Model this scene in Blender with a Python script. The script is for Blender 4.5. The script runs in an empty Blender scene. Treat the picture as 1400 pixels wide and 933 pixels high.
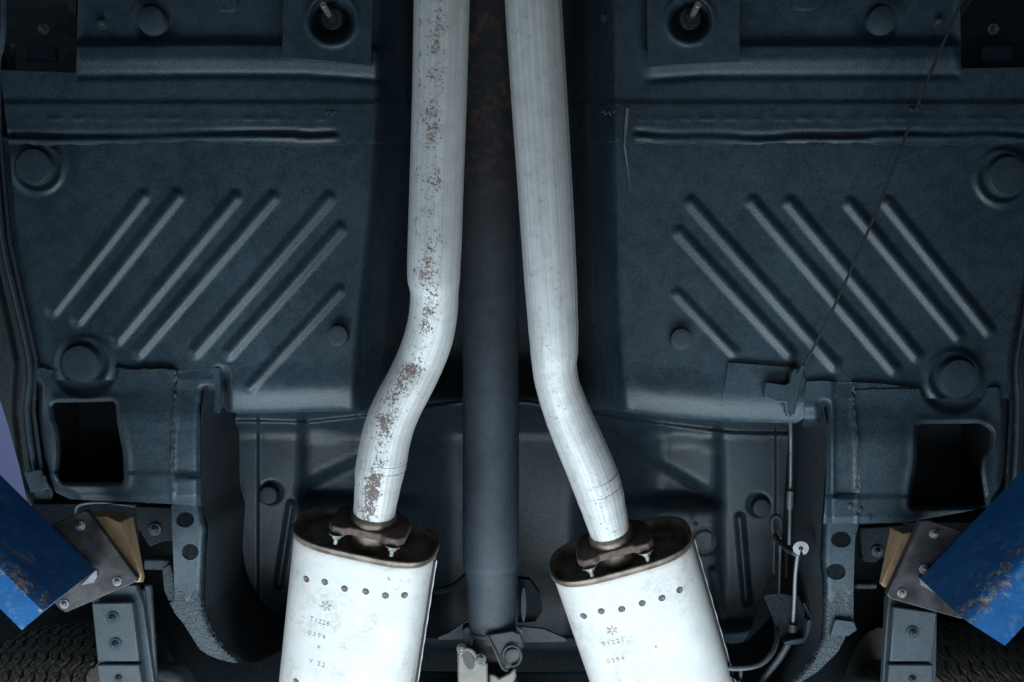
import bpy, bmesh, math, random
import numpy as np
from mathutils import Vector, Matrix, geometry
random.seed(7)
R = math.radians
SC = bpy.context.scene
COL = SC.collection

# ------------------------------------------------------------------ camera, world, lamps
H0 = 0.50                      # camera height above the workshop floor
F = 1361.1                     # 35 mm lens: pixels of the 1400 px wide photograph per unit slope
cam_d = bpy.data.cameras.new('camera'); cam_d.lens = 35; cam_d.sensor_width = 36
cam_d.clip_end = 100; cam_d.clip_start = 0.02
cam = bpy.data.objects.new('camera', cam_d); COL.objects.link(cam)
cam.location = (0, 0, H0); cam.rotation_euler = (math.pi, 0, 0)     # looks straight up under the car
SC.camera = cam
world = bpy.data.worlds.new('World'); SC.world = world; world.use_nodes = True
bg = world.node_tree.nodes['Background']
bg.inputs[0].default_value = (0.16, 0.50, 0.74, 1); bg.inputs[1].default_value = 0.022
def area(name, loc, target, sx, sy, power, col):
    d = bpy.data.lights.new(name, 'AREA'); d.shape = 'RECTANGLE'; d.size = sx; d.size_y = sy
    d.energy = power; d.color = col
    o = bpy.data.objects.new(name, d); COL.objects.link(o); o.location = loc
    o.rotation_euler = (Vector(target) - Vector(loc)).to_track_quat('-Z', 'Y').to_euler()
    return o
area('inspection_lamp', (-0.05, 0.82, H0 + 0.77), (0, 0.24, H0 + 1.36), 1.6, 0.45, 18.5, (0.80, 0.93, 1.0))
area('low_fill', (0.2, 0.55, H0 - 0.1), (0.05, 0.3, H0 + 1.5), 1.2, 0.6, 2.5, (0.74, 0.89, 1.0))  # fill added below the car to lift the rear floor
area('workshop_window', (-2.2, 0.0, H0 + 0.88), (0, -0.15, H0 + 1.22), 1.5, 0.5, 4.5, (0.70, 0.86, 1.0))
area('front_fill', (0.1, -1.5, H0 + 0.2), (0, 0.1, H0 + 1.3), 1.2, 0.6, 0.5, (0.9, 0.95, 1.0))  # weak added fill for end caps and other front-facing surfaces
area('hidden_ceiling_fill', (-0.6, 0.3, H0 + 2.4), (-0.6, 0.3, 6), 3.0, 3.0, 11, (0.62, 0.68, 1.0))  # unseen lamp added above the car to brighten the ceiling
vs = SC.view_settings; SC.display_settings.display_device = 'sRGB'
vs.view_transform = 'Standard'; vs.look = 'None'; vs.exposure = 0; vs.gamma = 1

# ------------------------------------------------------------------ helpers
def P(px, py, z):
    """the point seen at (px, py) of the 1400 x 933 photograph, z metres above the camera"""
    return Vector(((px - 700) * z / F, (py - 466.5) * z / F, z + H0))
ORG = {}
def tag(o, label=None, cat=None, group=None, kind=None):
    if label: o['label'] = label
    if cat: o['category'] = cat
    if group: o['group'] = group
    if kind: o['kind'] = kind
    return o
def thing(name, label, cat, loc, group=None):
    o = bpy.data.objects.new(name, None); COL.objects.link(o); o.empty_display_size = 0.05
    o.location = loc; ORG[o] = Vector(loc)
    return tag(o, label, cat, group)
def mesh_obj(name, V, Fc, mat, parent=None, smooth=True, sharp=None, uv=None, bevel=0, label=None):
    V = [Vector(v) for v in V]
    lo = Vector([min(v[k] for v in V) for k in range(3)]); hi = Vector([max(v[k] for v in V) for k in range(3)])
    c = (lo + hi) / 2
    me = bpy.data.meshes.new(name); me.from_pydata([tuple(v - c) for v in V], [], Fc)
    if uv is not None:
        l = me.uv_layers.new(name='uv')
        vi = np.zeros(len(me.loops), dtype=np.int32); me.loops.foreach_get('vertex_index', vi)
        l.data.foreach_set('uv', np.asarray(uv, dtype=np.float32)[vi].ravel())
    me.materials.append(mat)
    me.validate(); me.update()
    if smooth:
        me.shade_smooth()
        if sharp: me.set_sharp_from_angle(angle=R(sharp))
    o = bpy.data.objects.new(name, me); COL.objects.link(o)
    po = ORG[parent] if parent else Vector((0, 0, 0))
    o.parent = parent; o.location = c - po; ORG[o] = c
    if bevel:
        m = o.modifiers.new('bevel', 'BEVEL'); m.width = bevel; m.segments = 2; m.limit_method = 'ANGLE'; m.angle_limit = R(35)
    if label: o['label'] = label
    return o

class MB:
    """collects shapes that make up ONE mesh"""
    def __init__(s): s.V = []; s.F = []; s.UV = []
    def add(s, V, Fc, uv=None):
        b = len(s.V); s.V += [Vector(v) for v in V]; s.F += [tuple(i + b for i in f) for f in Fc]
        s.UV += list(uv) if uv is not None else [(0, 0)] * len(V); return s
    def prism(s, pts, ext):
        n = len(pts); ext = Vector(ext)
        V = [Vector(p) for p in pts] + [Vector(p) + ext for p in pts]
        Fc = [tuple(range(n)), tuple(range(2 * n - 1, n - 1, -1))]
        Fc += [(i, i + n, (i + 1) % n + n, (i + 1) % n) for i in range(n)]
        return s.add(V, Fc)
    def loft(s, A, B):
        n = len(A); V = list(A) + list(B)
        Fc = [tuple(range(n)), tuple(range(2 * n - 1, n - 1, -1))] + [(i, i + n, (i + 1) % n + n, (i + 1) % n) for i in range(n)]
        return s.add(V, Fc)
    def lathe(s, o, axis, prof, n=24, cap0=False, cap1=True):
        o = Vector(o); a = Vector(axis).normalized()
        u = a.orthogonal().normalized(); w = a.cross(u)
        V = []; Fc = []
        for r, h in prof:
            for k in range(n):
                t = 2 * math.pi * k / n
                V.append(o + a * h + (u * math.cos(t) + w * math.sin(t)) * r)
        m = len(prof)
        for i in range(m - 1):
            for k in range(n):
                Fc.append((i * n + k, i * n + (k + 1) % n, (i + 1) * n + (k + 1) % n, (i + 1) * n + k))
        if cap0: Fc.append(tuple(range(n - 1, -1, -1)))
        if cap1: Fc.append(tuple((m - 1) * n + k for k in range(n)))
        return s.add(V, Fc)
    def tube(s, path, rad, n=12, sub=4, caps=True, toward=(0, 0, -1)):
        pts, rs = spline(path, rad, sub)
        V = []; Fc = []; UV = []; L = 0; tw = Vector(toward)
        for i, p in enumerate(pts):
            a = pts[max(i - 1, 0)]; b = pts[min(i + 1, len(pts) - 1)]
            t = (b - a).normalized(); u = (tw - t * tw.dot(t))
            u = u.normalized() if u.length > 1e-4 else t.orthogonal().normalized(); w = t.cross(u)
            if i: L += (p - pts[i - 1]).length
            for k in range(n + 1):
                th = math.pi * (2 * k / n - 1)
                V.append(p + (u * math.cos(th) + w * math.sin(th)) * rs[i]); UV.append((th / math.pi, L))
        q = n + 1
        for i in range(len(pts) - 1):
            for k in range(n): Fc.append((i * q + k, i * q + k + 1, (i + 1) * q + k + 1, (i + 1) * q + k))
        if caps:
            Fc.append(tuple(range(n - 1, -1, -1))); Fc.append(tuple((len(pts) - 1) * q + k for k in range(n)))
        return s.add(V, Fc, UV)
    def build(s, name, mat, parent=None, smooth=True, sharp=35, bevel=0, label=None):
        return mesh_obj(name, s.V, s.F, mat, parent, smooth, sharp, s.UV, bevel, label)

def spline(path, rad, sub):
    path = [Vector(p) for p in path]
    if not hasattr(rad, '__len__'): rad = [rad] * len(path)
    if sub <= 1 or len(path) < 3: return path, list(rad)
    pts = []; rs = []
    for i in range(len(path) - 1):
        p0 = path[max(i - 1, 0)]; p1 = path[i]; p2 = path[i + 1]; p3 = path[min(i + 2, len(path) - 1)]
        for k in range(sub):
            t = k / sub
            pts.append(0.5 * ((2 * p1) + (p2 - p0) * t + (2 * p0 - 5 * p1 + 4 * p2 - p3) * t * t + (3 * p1 - p0 - 3 * p2 + p3) * t ** 3))
            e = t * t * (3 - 2 * t); rs.append(rad[i] * (1 - e) + rad[i + 1] * e)
    pts.append(path[-1]); rs.append(rad[-1])
    return pts, rs

def smooth_poly(pts, sub=5):
    """closed outline rounded by Catmull-Rom"""
    n = len(pts); out = []
    for i in range(n):
        p0, p1, p2, p3 = (np.array(pts[(i + k) % n], float) for k in (-1, 0, 1, 2))
        for k in range(sub):
            t = k / sub
            out.append(tuple(0.5 * (2 * p1 + (p2 - p0) * t + (2 * p0 - 5 * p1 + 4 * p2 - p3) * t * t + (3 * p1 - p0 - 3 * p2 + p3) * t ** 3)))
    return out
def round_poly(pts, r=6, seg=4):
    """closed outline with corners rounded by r pixels"""
    n = len(pts); out = []
    for i in range(n):
        a, b, c = (np.array(pts[(i + k) % n], float) for k in (-1, 0, 1))
        la = np.linalg.norm(a - b); lc = np.linalg.norm(c - b); rr = min(r, la * .45, lc * .45)
        p = b + (a - b) / la * rr; q = b + (c - b) / lc * rr
        for k in range(seg + 1):
            t = k / seg
            out.append(tuple((1 - t) ** 2 * p + 2 * t * (1 - t) * b + t * t * q))
    return out
def ell(cx, cy, rx, ry, n=28):
    return [(cx + rx * math.cos(2 * math.pi * k / n), cy + ry * math.sin(2 * math.pi * k / n)) for k in range(n)]
def inside(X, Y, poly):
    c = np.zeros(X.shape, bool); n = len(poly)
    for i in range(n):
        x1, y1 = poly[i]; x2, y2 = poly[(i + 1) % n]
        if y1 == y2: continue
        c ^= ((y1 > Y) != (y2 > Y)) & (X < (x2 - x1) * (Y - y1) / (y2 - y1) + x1)
    return c
def seg_d(X, Y, a, b):
    ax, ay = a; bx, by = b; L2 = (bx - ax) ** 2 + (by - ay) ** 2
    t = np.clip(((X - ax) * (bx - ax) + (Y - ay) * (by - ay)) / L2, 0, 1)
    return np.hypot(X - ax - t * (bx - ax), Y - ay - t * (by - ay))
def poly_d(X, Y, pts):
    d = np.full(X.shape, 1e9)
    for a, b in zip(pts[:-1], pts[1:]): d = np.minimum(d, seg_d(X, Y, a, b))
    return d
def ss(x, a=0.0, b=1.0):
    t = np.clip((x - a) / (b - a), 0, 1); return t * t * (3 - 2 * t)

def sheet(name, outline, zf, mat, parent, spacing=6, fine=None, fstep=2.2, holes=(), masks=(), thick=0.002, label=None):
    """a pressed steel sheet: outline and relief, real depth everywhere; masks cut areas out as objects of their own"""
    def dens(poly, st):
        out = []
        n = len(poly)
        for i in range(n):
            a = np.array(poly[i], float); b = np.array(poly[(i + 1) % n], float)
            k = max(1, int(np.linalg.norm(b - a) / st))
            for j in range(k): out.append(tuple(a + (b - a) * j / k))
        return out
    loops = [dens(outline, spacing * .8)] + [dens(h, 4) for h in holes]
    xs = [p[0] for p in loops[0]]; ys = [p[1] for p in loops[0]]
    gx, gy = np.meshgrid(np.arange(min(xs), max(xs), spacing), np.arange(min(ys), max(ys), spacing))
    gx = gx + (np.arange(gx.shape[0]) % 2)[:, None] * spacing * .5
    pts = np.stack([gx.ravel(), gy.ravel()], 1)
    if fine is not None:
        fx, fy = np.meshgrid(np.arange(min(xs), max(xs), fstep), np.arange(min(ys), max(ys), fstep))
        fx = fx + (np.arange(fx.shape[0]) % 2)[:, None] * fstep * .5
        fx = fx.ravel(); fy = fy.ravel(); keep = fine(fx, fy)
        pts = np.concatenate([pts[~fine(pts[:, 0], pts[:, 1])], np.stack([fx[keep], fy[keep]], 1)])
    ok = inside(pts[:, 0], pts[:, 1], loops[0])
    for h in loops[1:]: ok &= ~inside(pts[:, 0], pts[:, 1], h)
    for h in loops: ok &= poly_d(pts[:, 0], pts[:, 1], h + [h[0]]) > min(1.0, fstep * .4)
    pts = pts[ok]
    vs_ = []; ed = []
    for lp in loops:
        b = len(vs_); vs_ += [Vector(p) for p in lp]; ed += [(b + i, b + (i + 1) % len(lp)) for i in range(len(lp))]
    vs_ += [Vector(p) for p in pts]
    v2, _, f2, _, _, _ = geometry.delaunay_2d_cdt(vs_, ed, [], 2, 1e-4)
    A = np.array([(v.x, v.y) for v in v2]); Fc = np.array([f for f in f2 if len(f) == 3])
    cc = A[Fc].mean(1); kp = inside(cc[:, 0], cc[:, 1], loops[0])
    for h in loops[1:]: kp &= ~inside(cc[:, 0], cc[:, 1], h)
    Fc = Fc[kp]
    z = zf(A[:, 0], A[:, 1])
    W = np.stack([(A[:, 0] - 700) * z / F, (A[:, 1] - 466.5) * z / F, z + H0], 1)
    # orient toward the camera (normal -Z): in x right, y down, clockwise order
    a, b, c = W[Fc[:, 0]], W[Fc[:, 1]], W[Fc[:, 2]]
    nz = np.cross(b - a, c - a)[:, 2]; fl = nz > 0; Fc[fl] = Fc[fl][:, ::-1]
    cen = A[Fc].mean(1)
    left = np.ones(len(Fc), bool); out = []
    cuts = []
    for mk in masks:
        mname, mf, mmat, mlab = mk[:4]
        m = mf(cen[:, 0], cen[:, 1]) & left; left &= ~m; cuts.append((mname, m, mmat, mlab, mk[4] if len(mk) > 4 else None))
    def emit(nm, sel, mt, par, rim, lab):
        f = Fc[sel]
        if len(f) == 0: return None
        used, inv = np.unique(f, return_inverse=True); f = inv.reshape(f.shape); V = [tuple(p) for p in W[used]]
        fl_ = [tuple(int(i) for i in t) for t in f]
        if rim:
            cnt = {}
            for t in fl_:
                for i in range(3):
                    e = (t[i], t[(i + 1) % 3]); k = (min(e), max(e)); cnt[k] = None if k in cnt else e
            mp = {}
            for e in [e for e in cnt.values() if e]:
                q = []
                for i in e:
                    if i not in mp:
                        mp[i] = (len(V), len(V) + 1); V.append(V[i]); p = V[i]; V.append((p[0], p[1], p[2] + thick))
                    q.append(mp[i])
                fl_.append((q[1][0], q[0][0], q[0][1], q[1][1]))
        return mesh_obj(nm, V, fl_, mt, par, True, None, label=lab)
    main = emit(name, left, mat, parent, True, label)
    subs = [None] * len(cuts)
    for k in sorted(range(len(cuts)), key=lambda k: cuts[k][4] != 'up'):
        n_, m, mt, lb, pr = cuts[k]
        subs[k] = emit(n_, m, mt or mat, parent if pr == 'up' else main if pr is None else subs[pr], pr == 'up', lb)
    return main, subs

# ------------------------------------------------------------------ materials
def nt(name):
    m = bpy.data.materials.new(name); m.use_nodes = True
    t = m.node_tree; b = t.nodes['Principled BSDF']
    return m, t, b
def N(t, kind, **kw):
    n = t.nodes.new(kind)
    for k, v in kw.items():
        if k in n.inputs: n.inputs[k].default_value = v
        else: setattr(n, k, v)
    return n
def mathn(t, op, a, b=None, c=None, clamp=False):
    n = t.nodes.new('ShaderNodeMath'); n.operation = op; n.use_clamp = clamp
    for i, v in enumerate((a, b, c)):
        if v is None: continue
        if isinstance(v, (int, float)): n.inputs[i].default_value = v
        else: t.links.new(v, n.inputs[i])
    return n.outputs[0]
def ramp(t, fac, lo, hi):
    n = t.nodes.new('ShaderNodeMapRange'); n.interpolation_type = 'SMOOTHSTEP'
    n.inputs['From Min'].default_value = lo; n.inputs['From Max'].default_value = hi
    t.links.new(fac, n.inputs['Value']); return n.outputs[0]
def mixc(t, fac, a, b):
    n = t.nodes.new('ShaderNodeMix'); n.data_type = 'RGBA'
    if isinstance(fac, (int, float)): n.inputs[0].default_value = fac
    else: t.links.new(fac, n.inputs[0])
    for i, v in ((6, a), (7, b)):
        if isinstance(v, tuple): n.inputs[i].default_value = (*v, 1)
        else: t.links.new(v, n.inputs[i])
    return n.outputs[2]
def pos(t):
    g = t.nodes.new('ShaderNodeNewGeometry'); return g.outputs['Position']
def noise(t, scale, detail=4, rough=.6, vec=None, dist=0):
    n = N(t, 'ShaderNodeTexNoise', Scale=scale, Detail=detail, Roughness=rough, Distortion=dist)
    t.links.new(vec if vec is not None else pos(t), n.inputs['Vector']); return n.outputs['Fac']
def stretch(t, vec, s):
    m = t.nodes.new('ShaderNodeMapping'); m.inputs['Scale'].default_value = s
    t.links.new(vec, m.inputs['Vector']); return m.outputs[0]
def bump(t, b, h, dist, strength=1.0):
    n = t.nodes.new('ShaderNodeBump'); n.inputs['Distance'].default_value = dist; n.inputs['Strength'].default_value = strength
    t.links.new(h, n.inputs['Height']); t.links.new(n.outputs[0], b.inputs['Normal']); return n

def paint(name, c0, c1, rough=(.38, .6), spec=.5, grain=.0004, gscale=900, speck=.0, speckc=(.06, .03, .02), dust=0.0, bdist2=0.0, dk=.55):
    """undercoat: mottled, with grain, chips and dusty specks"""
    m, t, b = nt(name)
    big = noise(t, 9, 5, .65); mid = noise(t, 60, 4, .6); fin = noise(t, gscale, 2, .5)
    k = mathn(t, 'ADD', mathn(t, 'MULTIPLY', big, .6), mathn(t, 'MULTIPLY', mid, .4))
    col = mixc(t, ramp(t, k, .36, .64), c0, c1)
    gn = ramp(t, noise(t, 430, 3, .75), .30, .70)
    col = mixc(t, gn, mixc(t, .34, col, (.004, .006, .008)), mixc(t, .12, col, (.20, .24, .28)))
    if speck:
        s = mathn(t, 'MULTIPLY', ramp(t, noise(t, 170, 3, .7), .70 - speck * .1, .76 - speck * .07), ramp(t, noise(t, 11, 4, .7), .46, .66))
        col = mixc(t, mathn(t, 'MULTIPLY', s, .8), col, speckc)
    if dust:
        d = ramp(t, noise(t, 620, 2, .5), .70 - dust * .12, .78)
        col = mixc(t, mathn(t, 'MULTIPLY', d, dk), col, (.16, .19, .22))
    t.links.new(col, b.inputs['Base Color'])
    r = mathn(t, 'MULTIPLY_ADD', mid, rough[1] - rough[0], rough[0]); t.links.new(r, b.inputs['Roughness'])
    b.inputs['Specular IOR Level'].default_value = spec
    h = fin
    if bdist2: h = mathn(t, 'ADD', fin, mathn(t, 'MULTIPLY', noise(t, 260, 4, .6), bdist2))
    bump(t, b, h, grain)
    return m
M = {}
M['coat'] = paint('underbody_coating', (.014, .032, .048), (.036, .064, .089), rough=(.27, .50), spec=.52, speck=1.1, dust=.25, grain=.0004, gscale=850)
M['coat_rough'] = paint('grainy_underbody_coating', (.034, .048, .060), (.070, .090, .108), rough=(.40, .62), grain=.0030, gscale=420, dust=.8, bdist2=1.0)
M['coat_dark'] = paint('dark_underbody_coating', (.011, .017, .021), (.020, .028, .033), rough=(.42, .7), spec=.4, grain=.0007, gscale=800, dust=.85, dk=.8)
M['coat_tunnel'] = paint('shaded_tunnel_coating', (.011, .020, .027), (.026, .040, .051), rough=(.34, .6), spec=.45, speck=.8, grain=.0004, gscale=850, dust=.1)  # underbody coating darkened: the shade inside the tunnel is put into the colour
M['coat_black'] = paint('black_coat_deep_shade', (.005, .008, .010), (.011, .016, .019), rough=(.6, .9), spec=.08, grain=.0004, gscale=700)  # for black brackets, and as painted deep shade on surfaces far behind
M['coat_rear'] = paint('rear_floor_coating', (.013, .029, .043), (.032, .057, .080), rough=(.24, .42), spec=.7, speck=.3, dust=.35, grain=.0005, gscale=850, bdist2=.25)
M['plug'] = paint('rubber_plug', (.022, .040, .055), (.034, .055, .074), rough=(.45, .6), spec=.4)
M['rubber'] = paint('black_rubber', (.012, .013, .014), (.022, .022, .023), rough=(.5, .8), spec=.3)
M['leaf'] = paint('spring_steel_paint', (.033, .050, .065), (.054, .075, .094), speck=.3, dust=.3)
def simple(name, c, rough=.5, metal=0, spec=.5, nz=0.15, sc=80, bd=0.0003):
    m, t, b = nt(name)
    k = noise(t, sc, 4, .6)
    lo = tuple(x * (1 - nz) for x in c); hi = tuple(min(1, x * (1 + nz)) for x in c)
    t.links.new(mixc(t, ramp(t, k, .3, .7), lo, hi), b.inputs['Base Color'])
    b.inputs['Metallic'].default_value = metal; b.inputs['Specular IOR Level'].default_value = spec
    t.links.new(mathn(t, 'MULTIPLY_ADD', k, .25, rough - .12), b.inputs['Roughness'])
    if bd: bump(t, b, noise(t, sc * 8, 3), bd)
    return m
M['zinc'] = simple('zinc_bolt', (.21, .215, .215), .42, .35, nz=.4, sc=200)
M['rustplate'] = simple('rusty_flange_steel', (.095, .062, .054), .6, .15, nz=.45, sc=160, bd=.0008)
M['cap'] = simple('stained_end_cap', (.15, .118, .095), .40, .25, nz=.5, sc=50)
M['neck'] = simple('heat_stained_steel', (.16, .125, .10), .42, .6, nz=.4, sc=90)
M['cast'] = simple('cast_yoke_metal', (.155, .148, .132), .5, .25, nz=.2, sc=120)
M['yoke'] = simple('yoke_steel', (.034, .038, .042), .5, .3, nz=.3, sc=120)
M['capend'] = simple('bearing_cap', (.040, .042, .044), .5, .3, nz=.2, sc=120)
M['seamgap'] = simple('dark_seam_gap', (.03, .03, .03), .8)
M['weld'] = simple('spot_weld_mark', (.12, .10, .10), .5, .3, nz=.5, sc=400)
M['stamp'] = simple('stamped_mark', (.13, .135, .14), .7, nz=.3, sc=500)
M['emblem'] = simple('stamped_emblem_mark', (.27, .275, .28), .6)
M['cable'] = simple('cable_steel', (.20, .22, .24), .45, .5, nz=.2, sc=300)
M['cable_dark'] = simple('dark_cable_cover', (.030, .034, .038), .55, 0, nz=.25, sc=300)
M['ring'] = simple('bushing_metal', (.10, .12, .13), .4, .3, nz=.3)
M['plate'] = simple('oily_steel_plate', (.062, .060, .062), .40, .5, nz=.5, sc=24)
M['edge'] = simple('bare_plate_edge', (.26, .26, .26), .4, .7)
M['ceiling'] = simple('ceiling_white', (.46, .50, .74), .8, nz=.05, sc=4)
M['scratch'] = simple('chalky_scratch', (.12, .13, .12), .8)

def pipe_mat(name, u0, w0, amt, seam):
    """dull aluminised steel; rust gathers along the lowest line of the tube (uv.x = 0 is the underside)"""
    m, t, b = nt(name)
    uvn = t.nodes.new('ShaderNodeUVMap'); uvn.uv_map = 'uv'
    sep = t.nodes.new('ShaderNodeSeparateXYZ'); t.links.new(uvn.outputs[0], sep.inputs[0])
    u, v = sep.outputs[0], sep.outputs[1]
    lng = noise(t, 1, 4, .6, stretch(t, uvn.outputs[0], (26, 2.2, 1)))
    base = mixc(t, ramp(t, lng, .3, .7), (.42, .435, .445), (.60, .612, .615))
    mot = mathn(t, 'MULTIPLY', ramp(t, noise(t, 55, 6, .8), .42, .66), .42)
    base = mixc(t, mot, base, (.33, .335, .335))
    warm = ramp(t, noise(t, 1, 3, .6, stretch(t, uvn.outputs[0], (5, 5, 1))), .48, .75)
    base = mixc(t, mathn(t, 'MULTIPLY', warm, .45), base, (.46, .42, .36))
    half = mathn(t, 'MULTIPLY', ramp(t, mathn(t, 'MULTIPLY', u, -1), -.05, .12), ramp(t, noise(t, 1, 4, .7, stretch(t, uvn.outputs[0], (44, 5, 1))), .35, .65))
    base = mixc(t, mathn(t, 'MULTIPLY', half, .38), base, (.33, .31, .28))
    wob = mathn(t, 'MULTIPLY', mathn(t, 'SUBTRACT', noise(t, 1, 3, .6, stretch(t, uvn.outputs[0], (0, 9, 1))), .5), .28)
    d = mathn(t, 'ABSOLUTE', mathn(t, 'SUBTRACT', mathn(t, 'SUBTRACT', u, u0), wob))
    band = mathn(t, 'SUBTRACT', 1, ramp(t, d, 0, w0))
    along = ramp(t, noise(t, 1, 2, .5, stretch(t, uvn.outputs[0], (0, 19, 1))), .20, .62)
    low = ramp(t, v, .30, .62)
    speckn = noise(t, 270, 5, .8); blot = noise(t, 55, 5, .8)
    band = mathn(t, 'MULTIPLY', band, mathn(t, 'MULTIPLY_ADD', low, .25, .75))
    th = mathn(t, 'MULTIPLY', band, mathn(t, 'MULTIPLY_ADD', mathn(t, 'MAXIMUM', along, mathn(t, 'MULTIPLY', low, .35)), mathn(t, 'MULTIPLY_ADD', low, .015, .145), .0))
    val = mathn(t, 'ADD', mathn(t, 'ADD', mathn(t, 'MULTIPLY', speckn, .72), mathn(t, 'MULTIPLY', blot, .28)), mathn(t, 'MULTIPLY', th, amt))
    tint = mathn(t, 'MULTIPLY', mathn(t, 'MULTIPLY', th, ramp(t, blot, .35, .6)), .45 * amt, clamp=True)
    base = mixc(t, tint, base, (.33, .255, .205))
    rust = ramp(t, val, .605, .65)
    fine_ = mathn(t, 'MULTIPLY', ramp(t, noise(t, 520, 3, .7), .575, .64), mathn(t, 'MULTIPLY', ramp(t, noise(t, 12, 3), .44, .70), .5))
    rc = mixc(t, ramp(t, noise(t, 140, 3), .4, .6), (.11, .052, .034), (.24, .135, .085))
    rc = mixc(t, mathn(t, 'MULTIPLY', low, .7), rc, (.060, .040, .044))
    col = mixc(t, mathn(t, 'MULTIPLY', rust, .88), base, rc)
    col = mixc(t, fine_, col, (.20, .13, .10))
    # dark tick marks of a second, thinner line
    d2 = mathn(t, 'SUBTRACT', 1, ramp(t, mathn(t, 'ABSOLUTE', mathn(t, 'SUBTRACT', u, u0 + .19)), 0, .05))
    tick = mathn(t, 'MULTIPLY', d2, ramp(t, noise(t, 1, 4, .75, stretch(t, uvn.outputs[0], (30, 90, 1))), .56, .60))
    col = mixc(t, mathn(t, 'MULTIPLY', tick, amt), col, (.05, .06, .07))
    if seam is not None:
        d3 = mathn(t, 'SUBTRACT', 1, ramp(t, mathn(t, 'ABSOLUTE', mathn(t, 'SUBTRACT', u, seam)), .004, .020))
        col = mixc(t, mathn(t, 'MULTIPLY', d3, .7), col, (.15, .125, .105))
    t.links.new(col, b.inputs['Base Color'])
    b.inputs['Metallic'].default_value = .12
    t.links.new(mathn(t, 'MULTIPLY_ADD', rust, .3, .46), b.inputs['Roughness'])
    h = mathn(t, 'SUBTRACT', mathn(t, 'MULTIPLY', noise(t, 700, 2), .3), mathn(t, 'MULTIPLY', rust, .8))
    bump(t, b, h, .0005)
    return m
M['pipeL'] = pipe_mat('rust_streaked_pipe', .04, .24, 1.05, None)
M['pipeR'] = pipe_mat('clean_aluminised_pipe', .0, .5, .14, -.35)

def muffler_mat():
    m, t, b = nt('muffler_shell')
    k = noise(t, 14, 5, .65); s = noise(t, 130, 4, .7)
    col = mixc(t, ramp(t, k, .3, .7), (.45, .455, .45), (.535, .535, .525))
    sm = mathn(t, 'MULTIPLY', ramp(t, noise(t, 13, 5, .8, dist=.6), .46, .70), ramp(t, s, .36, .62))
    col = mixc(t, mathn(t, 'MULTIPLY', sm, .75), col, (.27, .245, .21))
    sc2 = mathn(t, 'MULTIPLY', ramp(t, noise(t, 1, 5, .7, stretch(t, pos(t), (420, 30, 30))), .62, .72), .35)
    col = mixc(t, sc2, col, (.36, .37, .38))
    sp = ramp(t, noise(t, 420, 2, .6), .715, .76)
    col = mixc(t, mathn(t, 'MULTIPLY', sp, .7), col, (.18, .15, .13))
    t.links.new(col, b.inputs['Base Color']); b.inputs['Metallic'].default_value = .05
    b.inputs['Roughness'].default_value = .48
    bump(t, b, mathn(t, 'ADD', noise(t, 30, 3), mathn(t, 'MULTIPLY', noise(t, 500, 2), .08)), .0016, .6)
    return m
M['muffler'] = muffler_mat()

def shaft_mat():
    m, t, b = nt('driveshaft_finish')
    sep = t.nodes.new('ShaderNodeSeparateXYZ'); t.links.new(pos(t), sep.inputs[0])
    up = ramp(t, mathn(t, 'MULTIPLY', sep.outputs[1], -1), .05, .30)      # the front half has gone rusty
    c = mixc(t, ramp(t, noise(t, 400, 3, .7), .35, .65), (.028, .040, .054), (.046, .061, .078))
    rn = mathn(t, 'MULTIPLY', ramp(t, noise(t, 60, 6, .8), .46, .66), up)
    gr = ramp(t, noise(t, 20, 5, .75), .40, .68)
    c = mixc(t, mathn(t, 'MULTIPLY', gr, .55), c, (.017, .020, .023))
    c = mixc(t, mathn(t, 'MULTIPLY', up, .85), c, (.012, .012, .015))
    c = mixc(t, mathn(t, 'MULTIPLY', rn, .8), c, (.095, .046, .030))
    t.links.new(c, b.inputs['Base Color']); b.inputs['Roughness'].default_value = .58
    bump(t, b, noise(t, 650, 3, .7), .0006)
    return m
M['shaft'] = shaft_mat()

def blue_mat():
    m, t, b = nt('chipped_blue_paint')
    k = noise(t, 26, 5, .7)
    c = mixc(t, ramp(t, k, .3, .7), (.004, .070, .225), (.009, .108, .31))
    chip = ramp(t, mathn(t, 'ADD', mathn(t, 'MULTIPLY', noise(t, 30, 5, .75, dist=.4), .7), mathn(t, 'MULTIPLY', noise(t, 210, 3, .7), .3)), .585, .63)
    uvn = t.nodes.new('ShaderNodeUVMap'); uvn.uv_map = 'uv'
    sep = t.nodes.new('ShaderNodeSeparateXYZ'); t.links.new(uvn.outputs[0], sep.inputs[0])
    ed = sep.outputs[0]                                                   # 1 along the worn lower corner of the beam
    worn = ramp(t, mathn(t, 'ADD', mathn(t, 'MULTIPLY', ed, .30), mathn(t, 'MULTIPLY', noise(t, 70, 5, .75), .7)), .63, .70)
    chip = mathn(t, 'MULTIPLY', chip, mathn(t, 'MULTIPLY_ADD', ed, .65, .1))
    scf = mathn(t, 'MULTIPLY', ramp(t, noise(t, 1, 5, .75, stretch(t, pos(t), (60, 60, 60))), .50, .66), mathn(t, 'MULTIPLY_ADD', ed, .55, .22))
    c = mixc(t, scf, c, (.10, .22, .36))
    tot = mathn(t, 'MAXIMUM', chip, mathn(t, 'MULTIPLY', worn, ramp(t, ed, .35, .8)))
    rc = mixc(t, ramp(t, noise(t, 120, 3), .4, .62), (.13, .065, .035), (.30, .27, .23))
    t.links.new(mixc(t, mathn(t, 'MULTIPLY', tot, .9), c, rc), b.inputs['Base Color'])
    t.links.new(mathn(t, 'MULTIPLY_ADD', tot, .35, .42), b.inputs['Roughness'])
    bump(t, b, mathn(t, 'SUBTRACT', mathn(t, 'MULTIPLY', noise(t, 400, 3), .2), tot), .0006)
    return m
M['blue'] = blue_mat()
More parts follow.
